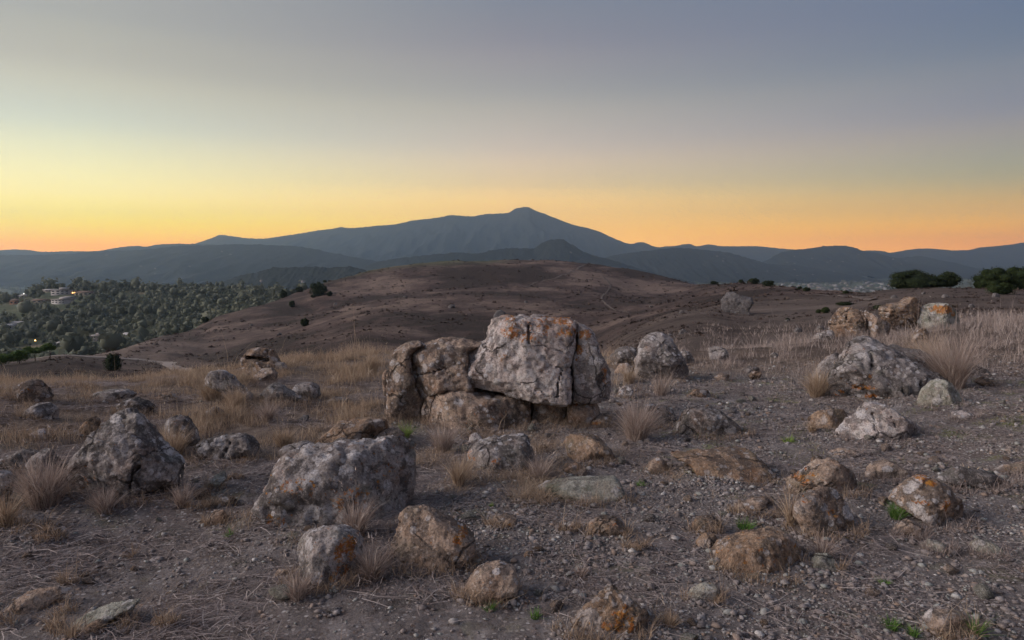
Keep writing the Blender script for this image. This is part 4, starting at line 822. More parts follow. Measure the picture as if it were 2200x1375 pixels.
# --- right background outcrop
YT = on_ground(1860, 726)[1]
rock('golden-brown cracked boulder, leftmost of the right background outcrop', 'brown', ZT,
  [(360, 605), (398, 550), (480, 468), (560, 411), (630, 400), (662, 450), (720, 480), (745, 560), (770, 640), (806, 700), (785, 765), (600, 775), (420, 755), (380, 670)], depth=.8, Y=YT + .3, res=72, rnd=.2, planes=10, cut=(.5, .78), obase=.1,
  grooves=[([(657, 445), (652, 520), (648, 590)], 1.6, .06), ([(375, 605), (480, 592), (560, 575), (645, 582)], 1.6, .06), ([(548, 465), (520, 530), (500, 590)], 1.6, .06), ([(690, 560), (640, 660), (600, 720)], 1.6, .06)])
rock('tilted grey-pink stone in the gap of the right background outcrop', 'tan', ZT, [(712, 465), (830, 538), (944, 600), (936, 665), (850, 725), (790, 725), (742, 645), (728, 580)], depth=.9, Y=YT + .15, res=46, planes=10, cut=(.5, .78))
rock('brown boulder with a raised fin, middle of the right background outcrop', 'brown', ZT, [(796, 492), (880, 448), (960, 418), (1060, 387), (1130, 342), (1192, 336), (1215, 400), (1215, 470), (1222, 570), (1190, 640), (1080, 660), (980, 650), (890, 580), (815, 525)], depth=.75, Y=YT + .7, res=64, planes=10, cut=(.5, .78), grooves=[([(850, 480), (960, 490), (1090, 480)], 1.6, .06)])
rock('pale flat-topped boulder with an orange lichen cap, right background', 'green', ZT, [(1214, 482), (1290, 442), (1360, 411), (1482, 406), (1554, 447), (1616, 500), (1622, 590), (1606, 680), (1480, 690), (1300, 670), (1212, 590)], depth=.8, Y=YT + .5, res=56, rnd=.28, planes=10, cut=(.5, .78), orange=[(1430, 460, 130, 55, 1.0), (1520, 500, 50, 40, .8)])
rock('grey slab leaning low at the left of the background outcrop', 'grey', ZT, [(194, 760), (256, 700), (340, 650), (394, 646), (400, 720), (336, 765), (244, 780)], depth=.7, Y=YT + .1, res=40, planes=3)
rock('shaggy yellow-brown rock in the tall grass under the outcrop', 'brown', ZT, [(1156, 740), (1200, 658), (1270, 636), (1316, 670), (1280, 765), (1176, 780)], depth=.8, res=36, planes=4, rough=1.5)
rock('lone dark boulder on the brown slope right of centre', 'slate', Z3, [(268, 780), (288, 700), (340, 662), (380, 664), (422, 688), (478, 698), (486, 735), (436, 785), (350, 800), (282, 800)], depth=.8, res=52, planes=6, dmin=28)
for kind_, lst in (('far', [(540, 700, 9), (600, 720, 10), (720, 655, 9), (870, 640, 10), (940, 610, 8), (970, 661, 16), (1075, 680, 30), (1130, 650, 9), (1400, 660, 9), (1440, 722, 12), (1465, 672, 12), (1468, 716, 20), (1693, 690, 10), (1716, 712, 18), (1763, 707, 16), (1838, 672, 12)]), ('near', [(1922, 640, 13), (1985, 631, 9), (2032, 638, 13), (2088, 659, 12), (2140, 637, 16)])):
    for k, (px, py, w) in enumerate(lst):
        rock(ORD[k] + (' small grey rock from the left on the far brown slopes' if kind_ == 'far' else ' rock from the left among those below the right-hand bushes'), 'slate', FULL,
             [(px - w / 2, py), (px - w * .3, py - w * .35), (px, py - w * .5), (px + w * .35, py - w * .3), (px + w / 2, py), (px, py + w * .1)], depth=.9, res=18, planes=4, dmin=18,
             group='rocks below the right-hand bushes' if kind_ == 'near' else 'rocks scattered over the far slopes')

# soil banked against the rocks
MOUNDS += [f for f in FOOT if f[1] < 14 and f[4] > 26]
def bank_soil():
    me = bpy.data.objects['ground'].data; c = np.empty(len(me.vertices) * 3, np.float32); me.vertices.foreach_get('co', c); c = c.reshape(-1, 3)
    k = (np.hypot(c[:, 0], c[:, 1]) < 15) & (c[:, 1] > 0); c[k, 2] = ground_h(c[k, 0].astype(float), c[k, 1].astype(float)); me.vertices.foreach_set('co', c.ravel()); me.update()
bank_soil()
# ------------------------------------------------------------------ loose stones and gravel
import bmesh
def ico(sub):
    bm = bmesh.new(); bmesh.ops.create_icosphere(bm, subdivisions=sub, radius=1.0)
    V = np.array([v.co[:] for v in bm.verts]); Fc = np.array([[v.index for v in f.verts] for f in bm.faces]); bm.free(); return V, Fc
def pebble(sub, rg, cuts=7):
    V, Fc = ico(sub); V = V * rg.uniform(0.75, 1.25, 3) * np.array([1.15, 0.95, 0.62])
    for _ in range(cuts):
        n = rg.normal(size=3); n /= np.linalg.norm(n); d = rg.uniform(0.38, 0.72); e = V @ n - d
        V = V - np.outer(np.maximum(e, 0), n)
    return V * (1 + 0.10 * fbm(V * 1.6 + rg.uniform(0, 50), 2)[:, None]), Fc
def hit_near(px, py):
    x, y, z = ray(px, py); t = EYE / -z
    for _ in range(5): t = (EYE - ground_h(x * t, y * t)) / -z
    return x * t, y * t, ground_h(x * t, y * t)
protos = []
STYLES = ['grey', 'pale', 'tan', 'brown', 'dark', 'green']
WORD = {'grey': 'grey', 'pale': 'pale', 'tan': 'tan', 'brown': 'rusty brown', 'dark': 'dark', 'green': 'grey-green'}
for st in STYLES:
    for k in range(3):
        V, Fc = pebble(3, np.random.default_rng(hash((STYLES.index(st), k)) % 9999), 9)
        protos.append((st, mesh_np('stone', V, Fc, [ROCK[st]], True, {'orange': np.zeros(len(V))})))
def scatter_xy(n, x0, x1, y0, y1, rg):
    x = rg.uniform(x0, x1, n); y = rg.uniform(y0, y1, n)
    z = ground_h(x, y); px, py = project(x, y, z)
    return x, y, z, px, py
anch = [a for a in ANCHOR if a[3]]
rg = np.random.default_rng(21)
x, y, z, px, py = scatter_xy(900, -5, 6, 2.2, 8.5, rg)
keep = (px > -10) & (px < 2210) & (py < 1385)
leftgrass = (px < 850) & (py < 985)
prob = np.where(leftgrass, 0.06, np.where(px > 900, 0.75, 0.45))
keep &= rg.random(len(x)) < prob
idx = np.where(keep)[0][:210]
for i in idx:
    st, me = protos[rg.integers(len(protos))]
    s_ = rg.uniform(0.022, 0.05) * (1.5 if rg.random() < 0.15 else 1.0)
    dx = [(math.hypot(a[0] - x[i], a[1] - y[i]) - a[2] / 2, a[3]) for a in anch]; ph = min(dx)[1]
    o = link('stone', me, (x[i], y[i], z[i] + s_ * 0.28), None, (rg.uniform(-.3, .3), rg.uniform(-.3, .3), rg.uniform(0, 6.28)), (s_ * rg.uniform(.85, 1.25), s_ * rg.uniform(.8, 1.1), s_ * rg.uniform(.8, 1.2)))
    tag(o, 'small %s stone loose on the ground near %s' % (WORD[st], ph), 'stone', 'loose %s stones near %s' % (WORD[st], ph))
def gravel():
    rg = np.random.default_rng(33)
    P = [pebble(1, rg, 9) for _ in range(12)]
    x, y, z, px, py = scatter_xy(520000, -7.5, 9, 2.0, 11.5, rg)
    patch = 1.6 * fbm2(x, y, 0.9, 4, 14)
    pr = np.where((px < 860) & (py < 985), 0.03, np.where(px < 900, 0.5, 1.0)) * np.clip(0.55 + 0.9 * patch, 0.05, 1) * sstep(11.0, 3.5, y)
    pr *= np.where((px > 780) & (px < 1450) & (py < 1040) & (py > 900), 0.35, 1.0)
    k = (px > -220) & (px < 2420) & (py < 1400) & (py > 760) & (rg.random(len(x)) < pr)
    x, y, z = x[k], y[k], z[k]
    fx_ = [np.stack([fx + a_ * rr * np.cos(th), fy + b_ * rr * np.sin(th)], 1) for (fx, fy, a_, b_, wp) in FOOT if fy < 9 and wp > 30 for m_ in [int(min(170, 20 + wp * .8))] for th in [rg.uniform(math.pi * .95, math.pi * 2.05, m_)] for rr in [1 + np.abs(rg.normal(0, .16, m_))]]
    fx_ = np.concatenate(fx_); x = np.concatenate([x, fx_[:, 0]]); y = np.concatenate([y, fx_[:, 1]]); z = ground_h(x, y); n = len(x)
    s_ = 0.0042 * np.exp(rg.exponential(0.43, n)); s_ = np.minimum(s_, 0.024) * (0.8 + 0.05 * y) * np.where(x > -0.4, 1.3, 1.0)
    Vs, Fs, off = [], [], 0
    O8 = np.array([(1, 0, 0), (-1, 0, 0), (0, 1, 0), (0, -1, 0), (0, 0, 1), (0, 0, -1)], float); F8 = np.array([(0, 2, 4), (2, 1, 4), (1, 3, 4), (3, 0, 4), (2, 0, 5), (1, 2, 5), (3, 1, 5), (0, 3, 5)])
    P8 = [((O8 + rg.normal(0, .22, (6, 3))) * rg.uniform(.8, 1.3, 3) * np.array([1.25, 1.0, .75]), F8) for _ in range(12)]
    which = rg.integers(0, 12, n) + np.where(s_ < 0.0115, 12, 0); P = P + P8
    for w in range(24):
        V, Fc = P[w]; q = np.where(which == w)[0]; m_ = len(q)
        a = rg.uniform(0, 6.28, m_); c, s = np.cos(a), np.sin(a)
        VV = V[None] * s_[q][:, None, None]
        X = VV[..., 0] * c[:, None] - VV[..., 1] * s[:, None] + x[q][:, None]; Y = VV[..., 0] * s[:, None] + VV[..., 1] * c[:, None] + y[q][:, None]
        Z = VV[..., 2] * 0.75 + z[q][:, None] + 0.18 * s_[q][:, None]
        Vs.append(np.stack([X, Y, Z], -1).reshape(-1, 3)); Fs.append((Fc[None] + (np.arange(m_) * len(V))[:, None, None]).reshape(-1, 3) + off); off += m_ * len(V)
    tag(link('gravel', mesh_np('gravel', np.concatenate(Vs), np.concatenate(Fs), [M_GRAVEL], False)), label='angular grey and brown gravel strewn over the bare soil', kind='stuff')
    print('gravel', n)
gravel()

# ------------------------------------------------------------------ dry grass
def blades(P, H, az, bend, W, tone, seg=3, rg=RNG, wob=0.0):
    n = len(P); t = np.linspace(0, 1, seg + 1)
    d = np.stack([np.cos(az), np.sin(az), np.zeros(n)], 1); wa = rg.uniform(0, 6.28, n)
    wd = np.stack([np.cos(wa), np.sin(wa), np.zeros(n)], 1)
    up = np.array([0, 0, 1.0])
    ctr = P[:, None] + (H[:, None] * (t - 0.35 * np.abs(bend)[:, None] * t ** 2 * 0.8))[..., None] * up + (H * bend)[:, None, None] * (t ** 1.7)[None, :, None] * d[:, None]
    hw = (W[:, None] * (1 - t ** 1.5)[None] * 0.5)[..., None] * wd[:, None]
    Lq = ctr[:, :-1] - hw[:, :-1]; Rq = ctr[:, :-1] + hw[:, :-1]
    V = np.concatenate([np.stack([Lq, Rq], 2).reshape(n, 2 * seg, 3), ctr[:, -1:]], 1); nv = 2 * seg + 1
    q = [[2 * i, 2 * i + 1, 2 * i + 3, 2 * i + 2] for i in range(seg - 1)]
    b = (np.arange(n) * nv)[:, None, None]
    Q = (np.array(q)[None] + b).reshape(-1, 4); T3 = (np.array([[2 * seg - 2, 2 * seg - 1, 2 * seg]])[None] + b).reshape(-1, 3)
    return V.reshape(-1, 3), Q, T3, np.repeat(tone, nv)
def join(parts):
    Vs, Qs, Ts, A, off = [], [], [], [], 0
    for V, Q, T3, a in parts:
        Vs.append(V); Qs.append(Q + off); Ts.append(T3 + off); A.append(a); off += len(V)
    return np.concatenate(Vs), [np.concatenate(Qs), np.concatenate(Ts)], np.concatenate(A)
def grass_field():
    rg = np.random.default_rng(44); parts = []
    def field(n, x0, x1, y0, y1, mask, h, w, clump=0.6, seg=2, lean=0.35):
        x, y, z, px, py = scatter_xy(n, x0, x1, y0, y1, rg)
        cl = fbm2(x, y, clump, 3, 23)
        pr = mask(px, py, x, y) * np.clip(0.20 + 1.9 * cl, 0.0, 1)
        k = (px > -330) & (px < 2560) & (rg.random(n) < pr)
        x, y, z, cl = x[k], y[k], z[k], cl[k]; m_ = len(x)
        H = h * rg.lognormal(0, 0.35, m_) * np.clip(0.55 + 1.9 * cl, 0.25, 1.8)
        az = rg.uniform(0, 6.28, m_); bend = np.abs(rg.normal(lean * 1.5, 0.4, m_))
        tone = np.clip(rg.normal(0.5, 0.24, m_) + 0.15 * cl, 0, 1)
        parts.append(blades(np.stack([x, y, z - 0.01], 1), H, az, bend, np.full(m_, w) * (0.6 + 0.055 * y) * rg.uniform(.7, 1.3, m_), tone, seg, rg))
        return m_
    n1 = field(360000, -9, -0.6, 4.6, 11.5, lambda px, py, x, y: sstep(900, 800, px + 0 * y) * sstep(1005, 930, py + 25 * np.sin(px * .013)), 0.10, 0.0043, 0.6)
    n2 = field(190000, 0.8, 16, 7.8, 19, lambda px, py, x, y: sstep(1290, 1350, px) * sstep(838, 785, py + 22 * np.sin(px * .01)), 0.13, 0.0045, 0.6)
    n3 = field(36000, 4, 16, 7.5, 16, lambda px, py, x, y: sstep(1740, 1900, px) * sstep(800, 760, py), 0.25, 0.005, 0.8, 3, 0.5)
    n4 = field(30000, -3.2, 2, 7.2, 12.5, lambda px, py, x, y: sstep(905, 800, py) * sstep(640, 700, px) * sstep(1420, 1330, px), 0.16, 0.0045, 0.8)
    n5 = field(26000, 3, 20, 12, 40, lambda px, py, x, y: np.full_like(px, 0.8), 0.22, 0.008, 1.4)
    # sparse short wisps among the gravel
    n6 = field(120000, -4.5, 6.5, 2.2, 8.5, lambda px, py, x, y: sstep(-0.1, 0.3, fbm2(x, y, 0.5, 2, 61)), 0.05, 0.0026, 0.35, 2, 0.9)
    # litter round the foot of the stack and the low slab
    n7 = field(90000, -1.8, 1.8, 3.9, 6.6, lambda px, py, x, y: sstep(820, 880, px) * sstep(1420, 1250, px) * sstep(1110, 1060, py) * sstep(905, 940, py), 0.10, 0.003, 0.5, 2, 0.9)
    # ragged skirts of dead grass round the feet of the rocks
    for (fx, fy, a_, b_, wp) in FOOT:
        if fy > 14 or wp < 34: continue
        m_ = int(min(900, 90 + wp * 3.0)); th = rg.uniform(math.pi * 0.95, math.pi * 2.05, m_); rr = rg.uniform(0.86, 1.22, m_)
        x = fx + a_ * rr * np.cos(th) * 1.02; y = fy + b_ * rr * np.sin(th)
        kk = fbm2(x, y, 0.22, 2, 41) > -0.12; x, y = x[kk], y[kk]; m_ = len(x); z = ground_h(x, y)
        parts.append(blades(np.stack([x, y, z - .01], 1), rg.lognormal(-2.75, .45, m_), rg.uniform(0, 6.28, m_), np.abs(rg.normal(.7, .35, m_)), rg.uniform(.002, .0038, m_), np.clip(rg.normal(.42, .25, m_), 0, 1), 2, rg))
    # tall seed stalks
    n8 = field(1500, -8, -0.6, 5.5, 10.5, lambda px, py, x, y: sstep(900, 800, px) * sstep(960, 900, py), 0.22, 0.0035, 0.9, 3, 0.35)
    n9 = field(2500, 1, 12, 7.5, 15, lambda px, py, x, y: sstep(1500, 1700, px) * sstep(800, 770, py), 0.5, 0.005, 0.9, 3, 0.3)
    n10 = field(60000, 0.5, 7.5, 3.6, 8.5, lambda px, py, x, y: sstep(1300, 1420, px) * sstep(1200, 1120, py) * sstep(0.05, 0.3, fbm2(x, y, 0.8, 2, 91)), 0.06, 0.003, 0.4, 2, 0.8)
    right = [q for q in parts if q[0][:, 0].mean() > 2.2]; left = [q for q in parts if q[0][:, 0].mean() <= 2.2]
    V, Fc, a = join(left)
    tag(link('dry_grass', mesh_np('dry_grass', V, Fc, [M_STRAW], False, {'tone': a})), label='straw-coloured dry grass over the left brow and round the stack', kind='stuff')
    V, Fc, a = join(right)
    tag(link('dry_grass', mesh_np('dry_grass', V, Fc, [M_MAUVE], False, {'tone': a})), label='pinkish-grey dry grass on the slope at right', kind='stuff')
    print('grass', n1, n2, n3, n4, n5, n6, n7, n8, n9, len(V))
grass_field()
def sprouts():
    rg = np.random.default_rng(58); x, y, z, px, py = scatter_xy(90000, 0.4, 7.5, 3.4, 10, rg)
    k = (rg.random(len(x)) < sstep(0.1, 0.35, fbm2(x, y, 0.55, 3, 19)) * sstep(1320, 1480, px) * sstep(1080, 980, py) * sstep(800, 850, py)); x, y, z = x[k], y[k], z[k]; n = len(x)
    V, Q, T3, tn = blades(np.stack([x, y, z - .004], 1), rg.lognormal(-3.45, .35, n), rg.uniform(0, 6.28, n), np.abs(rg.normal(.7, .4, n)), rg.uniform(.003, .005, n), np.clip(rg.normal(.5, .25, n), 0, 1), 2, rg)
    tag(link('sprouting_grass', mesh_np('sprouting_grass', V, [Q, T3], [M_SPROUT], False, {'tone': tn})), label='thin yellow-green sprouts on the gravel right of the stack', kind='stuff'); print('sprouts', n)
sprouts()
def hill_tufts():
    rg = np.random.default_rng(66)
    n = 44000; az = rg.uniform(-0.62, 0.68, n); d = np.exp(rg.uniform(math.log(34), math.log(440), n)); x, y = d * np.sin(az), d * np.cos(az)
    k = rg.random(n) < np.clip(0.25 + 1.6 * fbm2(x, y, 14.0, 3, 88), 0.02, 1); k &= ~((az < -0.30) & (d > 300)); x, y, d = x[k], y[k], d[k]; n = len(x); z = ground_h(x, y)
    S = rg.lognormal(-0.2, 0.4, n) * np.clip(d / 260, 0.25, 1.1); parts = []
    for j in range(4):
        a = rg.uniform(0, 6.28, n); parts.append(blades(np.stack([x + rg.normal(0, .25, n) * S, y + rg.normal(0, .25, n) * S, z - 0.05], 1), S * rg.uniform(.3, .6, n), a, rg.uniform(.4, 1.3, n), S * 0.55, np.clip(rg.normal(.3, .22, n), 0, 1), 2, rg))
    V, Fc, a = join(parts)
    tag(link('hillside_grass', mesh_np('hillside_grass', V, Fc, [M_HILLGRASS], False, {'tone': a})), label='tufts of dead grass over the brown hillsides', kind='stuff'); print('hill tufts', n)
hill_tufts()
def litter():
    rg = np.random.default_rng(55)
    x, y, z, px, py = scatter_xy(350000, -5.5, 6.5, 2.1, 8.5, rg)
    pt = fbm2(x, y, 0.6, 3, 71)
    k = (px > -30) & (px < 2230) & (py < 1400) & (rg.random(len(x)) < np.clip(0.32 + 2.2 * pt, 0.02, 1) * np.where(px < 1000, 1.0, 0.6))
    x, y, z = x[k], y[k], z[k]; n = len(x); az = rg.uniform(0, 6.28, n); lng = rg.random(n) < 0.13; Ln = np.where(lng, rg.uniform(.07, .17, n), rg.lognormal(-2.95, 0.55, n))
    t = np.linspace(0, 1, 3); d = np.stack([np.cos(az), np.sin(az)], 1); cv = rg.normal(0, 0.25, n)
    cx = x[:, None] + Ln[:, None] * (d[:, :1] * t + -d[:, 1:] * cv[:, None] * t ** 2); cy_ = y[:, None] + Ln[:, None] * (d[:, 1:] * t + d[:, :1] * cv[:, None] * t ** 2)
    cz = z[:, None] + 0.008 + rg.uniform(0, .012, n)[:, None] + (Ln * rg.uniform(0, 0.25, n))[:, None] * t * (1 - t * .6)
    hw = (rg.uniform(0.0009, 0.0019, n) * np.where(lng, 1.25, 1.0))[:, None] * (1 - 0.6 * t)
    A = np.stack([cx + d[:, 1:] * hw, cy_ - d[:, :1] * hw, cz], -1); B = np.stack([cx - d[:, 1:] * hw, cy_ + d[:, :1] * hw, cz + 0.0008], -1)
    V = np.stack([A, B], 2).reshape(n, 6, 3); b = (np.arange(n) * 6)[:, None, None]
    Q = (np.array([[0, 1, 3, 2], [2, 3, 5, 4]])[None] + b).reshape(-1, 4)
    tag(link('straw_litter', mesh_np('straw_litter', V.reshape(-1, 3), Q, [M_LITTER], False, {'tone': np.repeat(np.clip(rg.normal(.45, .25, n) + 0.25 * lng, 0, 1), 6)})), label='dead straw lying loose over the gravel', kind='stuff')
litter()
def tussock(label, px, py, hpx, wpx, n=500, mat=None, lean=0.0, spread=0.8, name='grass_tussock', cat='grass tuft', width=0.0036, thin=False, dmin=1.2, seed=None, group=None, leaf=False):
    x, y, z, d = on_ground(px, py, dmin); rg = np.random.default_rng(seed if seed is not None else int(px * 7 + py))
    H0 = hpx / F * y; R = wpx / F * y / 2
    r = np.sqrt(rg.random(n)) * R * 0.32; a = rg.uniform(0, 6.28, n)
    ox, oy = r * np.cos(a), r * np.sin(a)
    P = np.stack([ox, oy, ground_h(x + ox, y + oy) - z - 0.01], 1)
    H = H0 * rg.uniform(0.45, 1.12, n) * (1 - 0.25 * (r / R))
    bend = np.abs(rg.normal(spread, 0.4, n)) * (0.45 + r / R)
    az = a + rg.normal(0, 1.1, n)
    bx, by = bend * np.cos(az) + lean, bend * np.sin(az)
    V, Q, T3, tn = blades(P, H, np.arctan2(by, bx), np.hypot(bx, by), width * rg.uniform(.6, 1.4, n), np.clip(rg.normal(.55, .25, n), 0, 1), 4 if leaf else 3, rg)
    if not leaf:
        ns = max(5, n // 45); a2 = rg.uniform(0, 6.28, ns); r2 = rg.random(ns) * R * .3; q = np.stack([r2 * np.cos(a2), r2 * np.sin(a2), np.zeros(ns)], 1)
        Hs = H0 * rg.uniform(.95, 1.45, ns); bs = rg.uniform(.1, .5, ns)
        sv = blades(q, Hs, a2, bs, np.full(ns, width * .7), np.clip(rg.normal(.75, .15, ns), 0, 1), 3, rg)
        tip = q + np.stack([Hs * bs * np.cos(a2), Hs * bs * np.sin(a2), Hs * (1 - .28 * bs)], 1) * .97
        hv = blades(tip, Hs * .0 + rg.uniform(.018, .035, ns), a2, rg.uniform(.4, 1.2, ns), np.full(ns, .006), np.clip(rg.normal(.8, .15, ns), 0, 1), 2, rg)
        V, (Q, T3), tn = join([(V, Q, T3, tn), sv, hv])
    o = link(name, mesh_np(name, V, [Q, T3], [mat or M_STRAW], False, {'tone': tn}), (x, y, z)); tag(o, label, cat, group)
TUS = [
 ('large pinkish tuft in front of the upright rock at the left edge', 95, 1085, 130, 190, 900, M_PINK, .05),
 ('small reddish tuft at the left foot of the pyramid boulder', 225, 1100, 70, 80, 350, M_PINK, 0),
 ('tangled tuft between the pyramid boulder and the dark cracked boulder', 372, 985, 90, 110, 600, M_STRAW, 0),
 ('short bristly tuft at the right foot of the pyramid boulder', 392, 1092, 70, 60, 260, M_PINK, .1),
 ('spiky tuft at the left edge below the edge rock', 14, 1130, 100, 60, 260, M_STRAW, .1),
 ('reddish bushy tuft at the right end of the central stack', 1368, 946, 110, 130, 900, M_PINK, 0),
 ('round pale mop of grass at the left foot of the great boulder', 1756, 856, 78, 74, 900, M_STRAW, 0),
 ('tall feathery tuft leaning off the right shoulder of the great boulder', 2045, 835, 150, 150, 1300, M_PINK, -.25),
 ('second feathery tuft at the far side of the great boulder', 1990, 800, 110, 120, 800, M_STRAW, -.2),
 ('straw tuft between the loaf-shaped boulder and the square rock', 1768, 1200, 62, 70, 260, M_PINK, .1),
 ('thin stiff stalks standing left of the square blotched rock', 1697, 1130, 110, 22, 120, M_STRAW, 0),
 ('loose tall tuft in front of the square-topped boulder', 765, 1150, 105, 110, 330, M_PINK, .12),
 ('dense straw tuft between the rust-hollowed and the domed boulders', 800, 1245, 95, 90, 600, M_PINK, .12),
 ('straw spilling over the rust-hollowed boulder\'s left side', 640, 1290, 70, 90, 300, M_PINK, 0),
 ('ginger tuft at the foot of the long lower block', 952, 975, 80, 90, 600, M_PINK, 0),
 ('straw tuft with thin stalks left of the low lichen slab', 985, 1045, 95, 60, 260, M_STRAW, .1),
 ('straw tuft at the right of the low lichen slab', 1158, 1030, 60, 90, 420, M_PINK, 0),
 ('grassy clump beside the long ridged rock in the left field', 455, 860, 60, 90, 600, M_STRAW, 0),
 ('dense clump in front of the long ridged rock', 505, 880, 62, 80, 600, M_STRAW, 0),
 ('pale wispy clump below the dark tilted rock', 575, 905, 60, 60, 350, M_PINK, 0),
 ('dark-based clump right of the dark cracked boulder', 610, 960, 55, 90, 500, M_STRAW, 0),
 ('tall clump of seed grass behind the left of the stack', 800, 800, 70, 60, 300, M_STRAW, 0),
 ('yellowish tuft at the base of the standing grey rock', 1352, 825, 50, 50, 350, M_STRAW, 0),
 ('twiggy tuft leaning on the standing grey rock', 1420, 850, 70, 90, 300, M_PINK, .05),
 ('wispy tuft among the pale furrowed boulder and the brown cube', 1745, 930, 36, 40, 200, M_STRAW, 0),
 ('grass wisps lying over the long streaked slab', 2080, 1040, 30, 90, 260, M_STRAW, .3),
 ('low straw tuft on the gravel in front of the orange pebble', 1250, 1235, 28, 60, 200, M_PINK, 0),
 ('spiky straw tuft on the lower edge beside the orange-crusted boulder', 1440, 1345, 50, 60, 160, M_STRAW, 0),
]
for (lab, px, py, hp, wp, n, mt, ln) in TUS: tussock(lab, px, py, hp, wp, n, mt, ln)
WD = [
 ('bright green weed at the foot of the tall tan slab', 868, 942, 46, 70, 170, M_WEED2), ('green weed in front of the small rounded brown boulder', 1052, 1312, 30, 50, 60, M_WEED),
 ('leafy green weed right of the small rounded brown boulder', 1150, 1330, 30, 60, 70, M_WEED), ('green patch of weed left of the square blotched rock', 1600, 1140, 34, 90, 130, M_WEED),
 ('dense dark green weed beside the peaked boulder', 1926, 1112, 44, 70, 170, M_WEED), ('upright green weed beside the blocky tan stone', 2098, 1368, 62, 40, 90, M_WEED),
 ('feathery green weed at the bottom right, left of the blocky tan stone', 1915, 1352, 40, 60, 100, M_WEED), ('second feathery weed nearer the blocky tan stone', 1962, 1368, 34, 56, 90, M_WEED),
 ('small spindly green weed on the right-hand gravel', 1898, 1258, 26, 50, 60, M_WEED), ('flat dark green weed right of the long smooth slab', 1376, 1044, 18, 50, 60, M_WEED),
 ('little green weed at the left foot of the square-topped boulder', 492, 1155, 24, 40, 60, M_WEED), ('tiny green weed at the edge of the gravel under the low slab', 1056, 1088, 16, 26, 40, M_WEED2),
 ('yellow-green grass sprouting in front of the brown cube of rock', 1695, 950, 20, 70, 120, M_WEED2)]
for (lab, px, py, hp, wp, n, mt) in WD: tussock(lab, px, py, hp, wp, n, mt, 0, .9, 'green_weed', 'weed', .0045, leaf=True)

# ------------------------------------------------------------------ trees and bushes
def leaves(blobs, n, size, rg, flat_=0.0):
    blobs = np.array(blobs, float); vol = (blobs[:, 3] * blobs[:, 4] + blobs[:, 4] * blobs[:, 5] + blobs[:, 3] * blobs[:, 5]); which = rg.choice(len(blobs), n, p=vol / vol.sum())
    u = rg.normal(size=(n, 3)); u /= np.linalg.norm(u, axis=1)[:, None]
    r = np.where(rg.random(n) < 0.75, rg.uniform(0.84, 1.04, n), rg.uniform(0.4, 0.9, n))
    lump = 1 + 0.13 * fbm(u * 2.6 + which[:, None] * 9.0, 2)
    c = blobs[which, :3]; R = blobs[which, 3:]
    P = c + u * R * (r * lump)[:, None]
    nrm = u / R; nrm /= np.linalg.norm(nrm, axis=1)[:, None]; nrm = nrm + 0.55 * rg.normal(size=(n, 3)); nrm /= np.linalg.norm(nrm, axis=1)[:, None]
    a = np.cross(nrm, rg.normal(size=(n, 3))); a /= np.linalg.norm(a, axis=1)[:, None] + 1e-9; b = np.cross(nrm, a)
    s = size * rg.uniform(0.6, 1.4, n)[:, None]
    V = np.stack([P - a * s * .5 , P + b * s * .32, P + a * s * .5, P - b * s * .32], 1).reshape(-1, 3)
    tone = np.clip(0.5 + 0.5 * fbm(P / (size * 5) + 3, 2) + rg.normal(0, 0.16, n), 0, 1)
    return V, np.arange(4 * n).reshape(-1, 4), np.repeat(tone, 4)
def tube(p0, p1, r0, r1, seg=6):
    p0, p1 = np.array(p0, float), np.array(p1, float); d = p1 - p0; d /= np.linalg.norm(d); a = np.cross(d, [0.31, 0.9, 0.2]); a /= np.linalg.norm(a); b = np.cross(d, a)
    t = np.linspace(0, 2 * math.pi, seg, endpoint=False); ring = np.cos(t)[:, None] * a + np.sin(t)[:, None] * b
    V = np.concatenate([p0 + ring * r0, p1 + ring * r1]); i = np.arange(seg); j = (i + 1) % seg
    return V, np.stack([i, j, j + seg, i + seg], 1)
def trunk_mesh(limbs):
    Vs, Qs, off = [], [], 0
    for (a, b, r0, r1) in limbs:
        V, Q = tube(a, b, r0, r1); Vs.append(V); Qs.append(Q + off); off += len(V)
    return np.concatenate(Vs), np.concatenate(Qs)
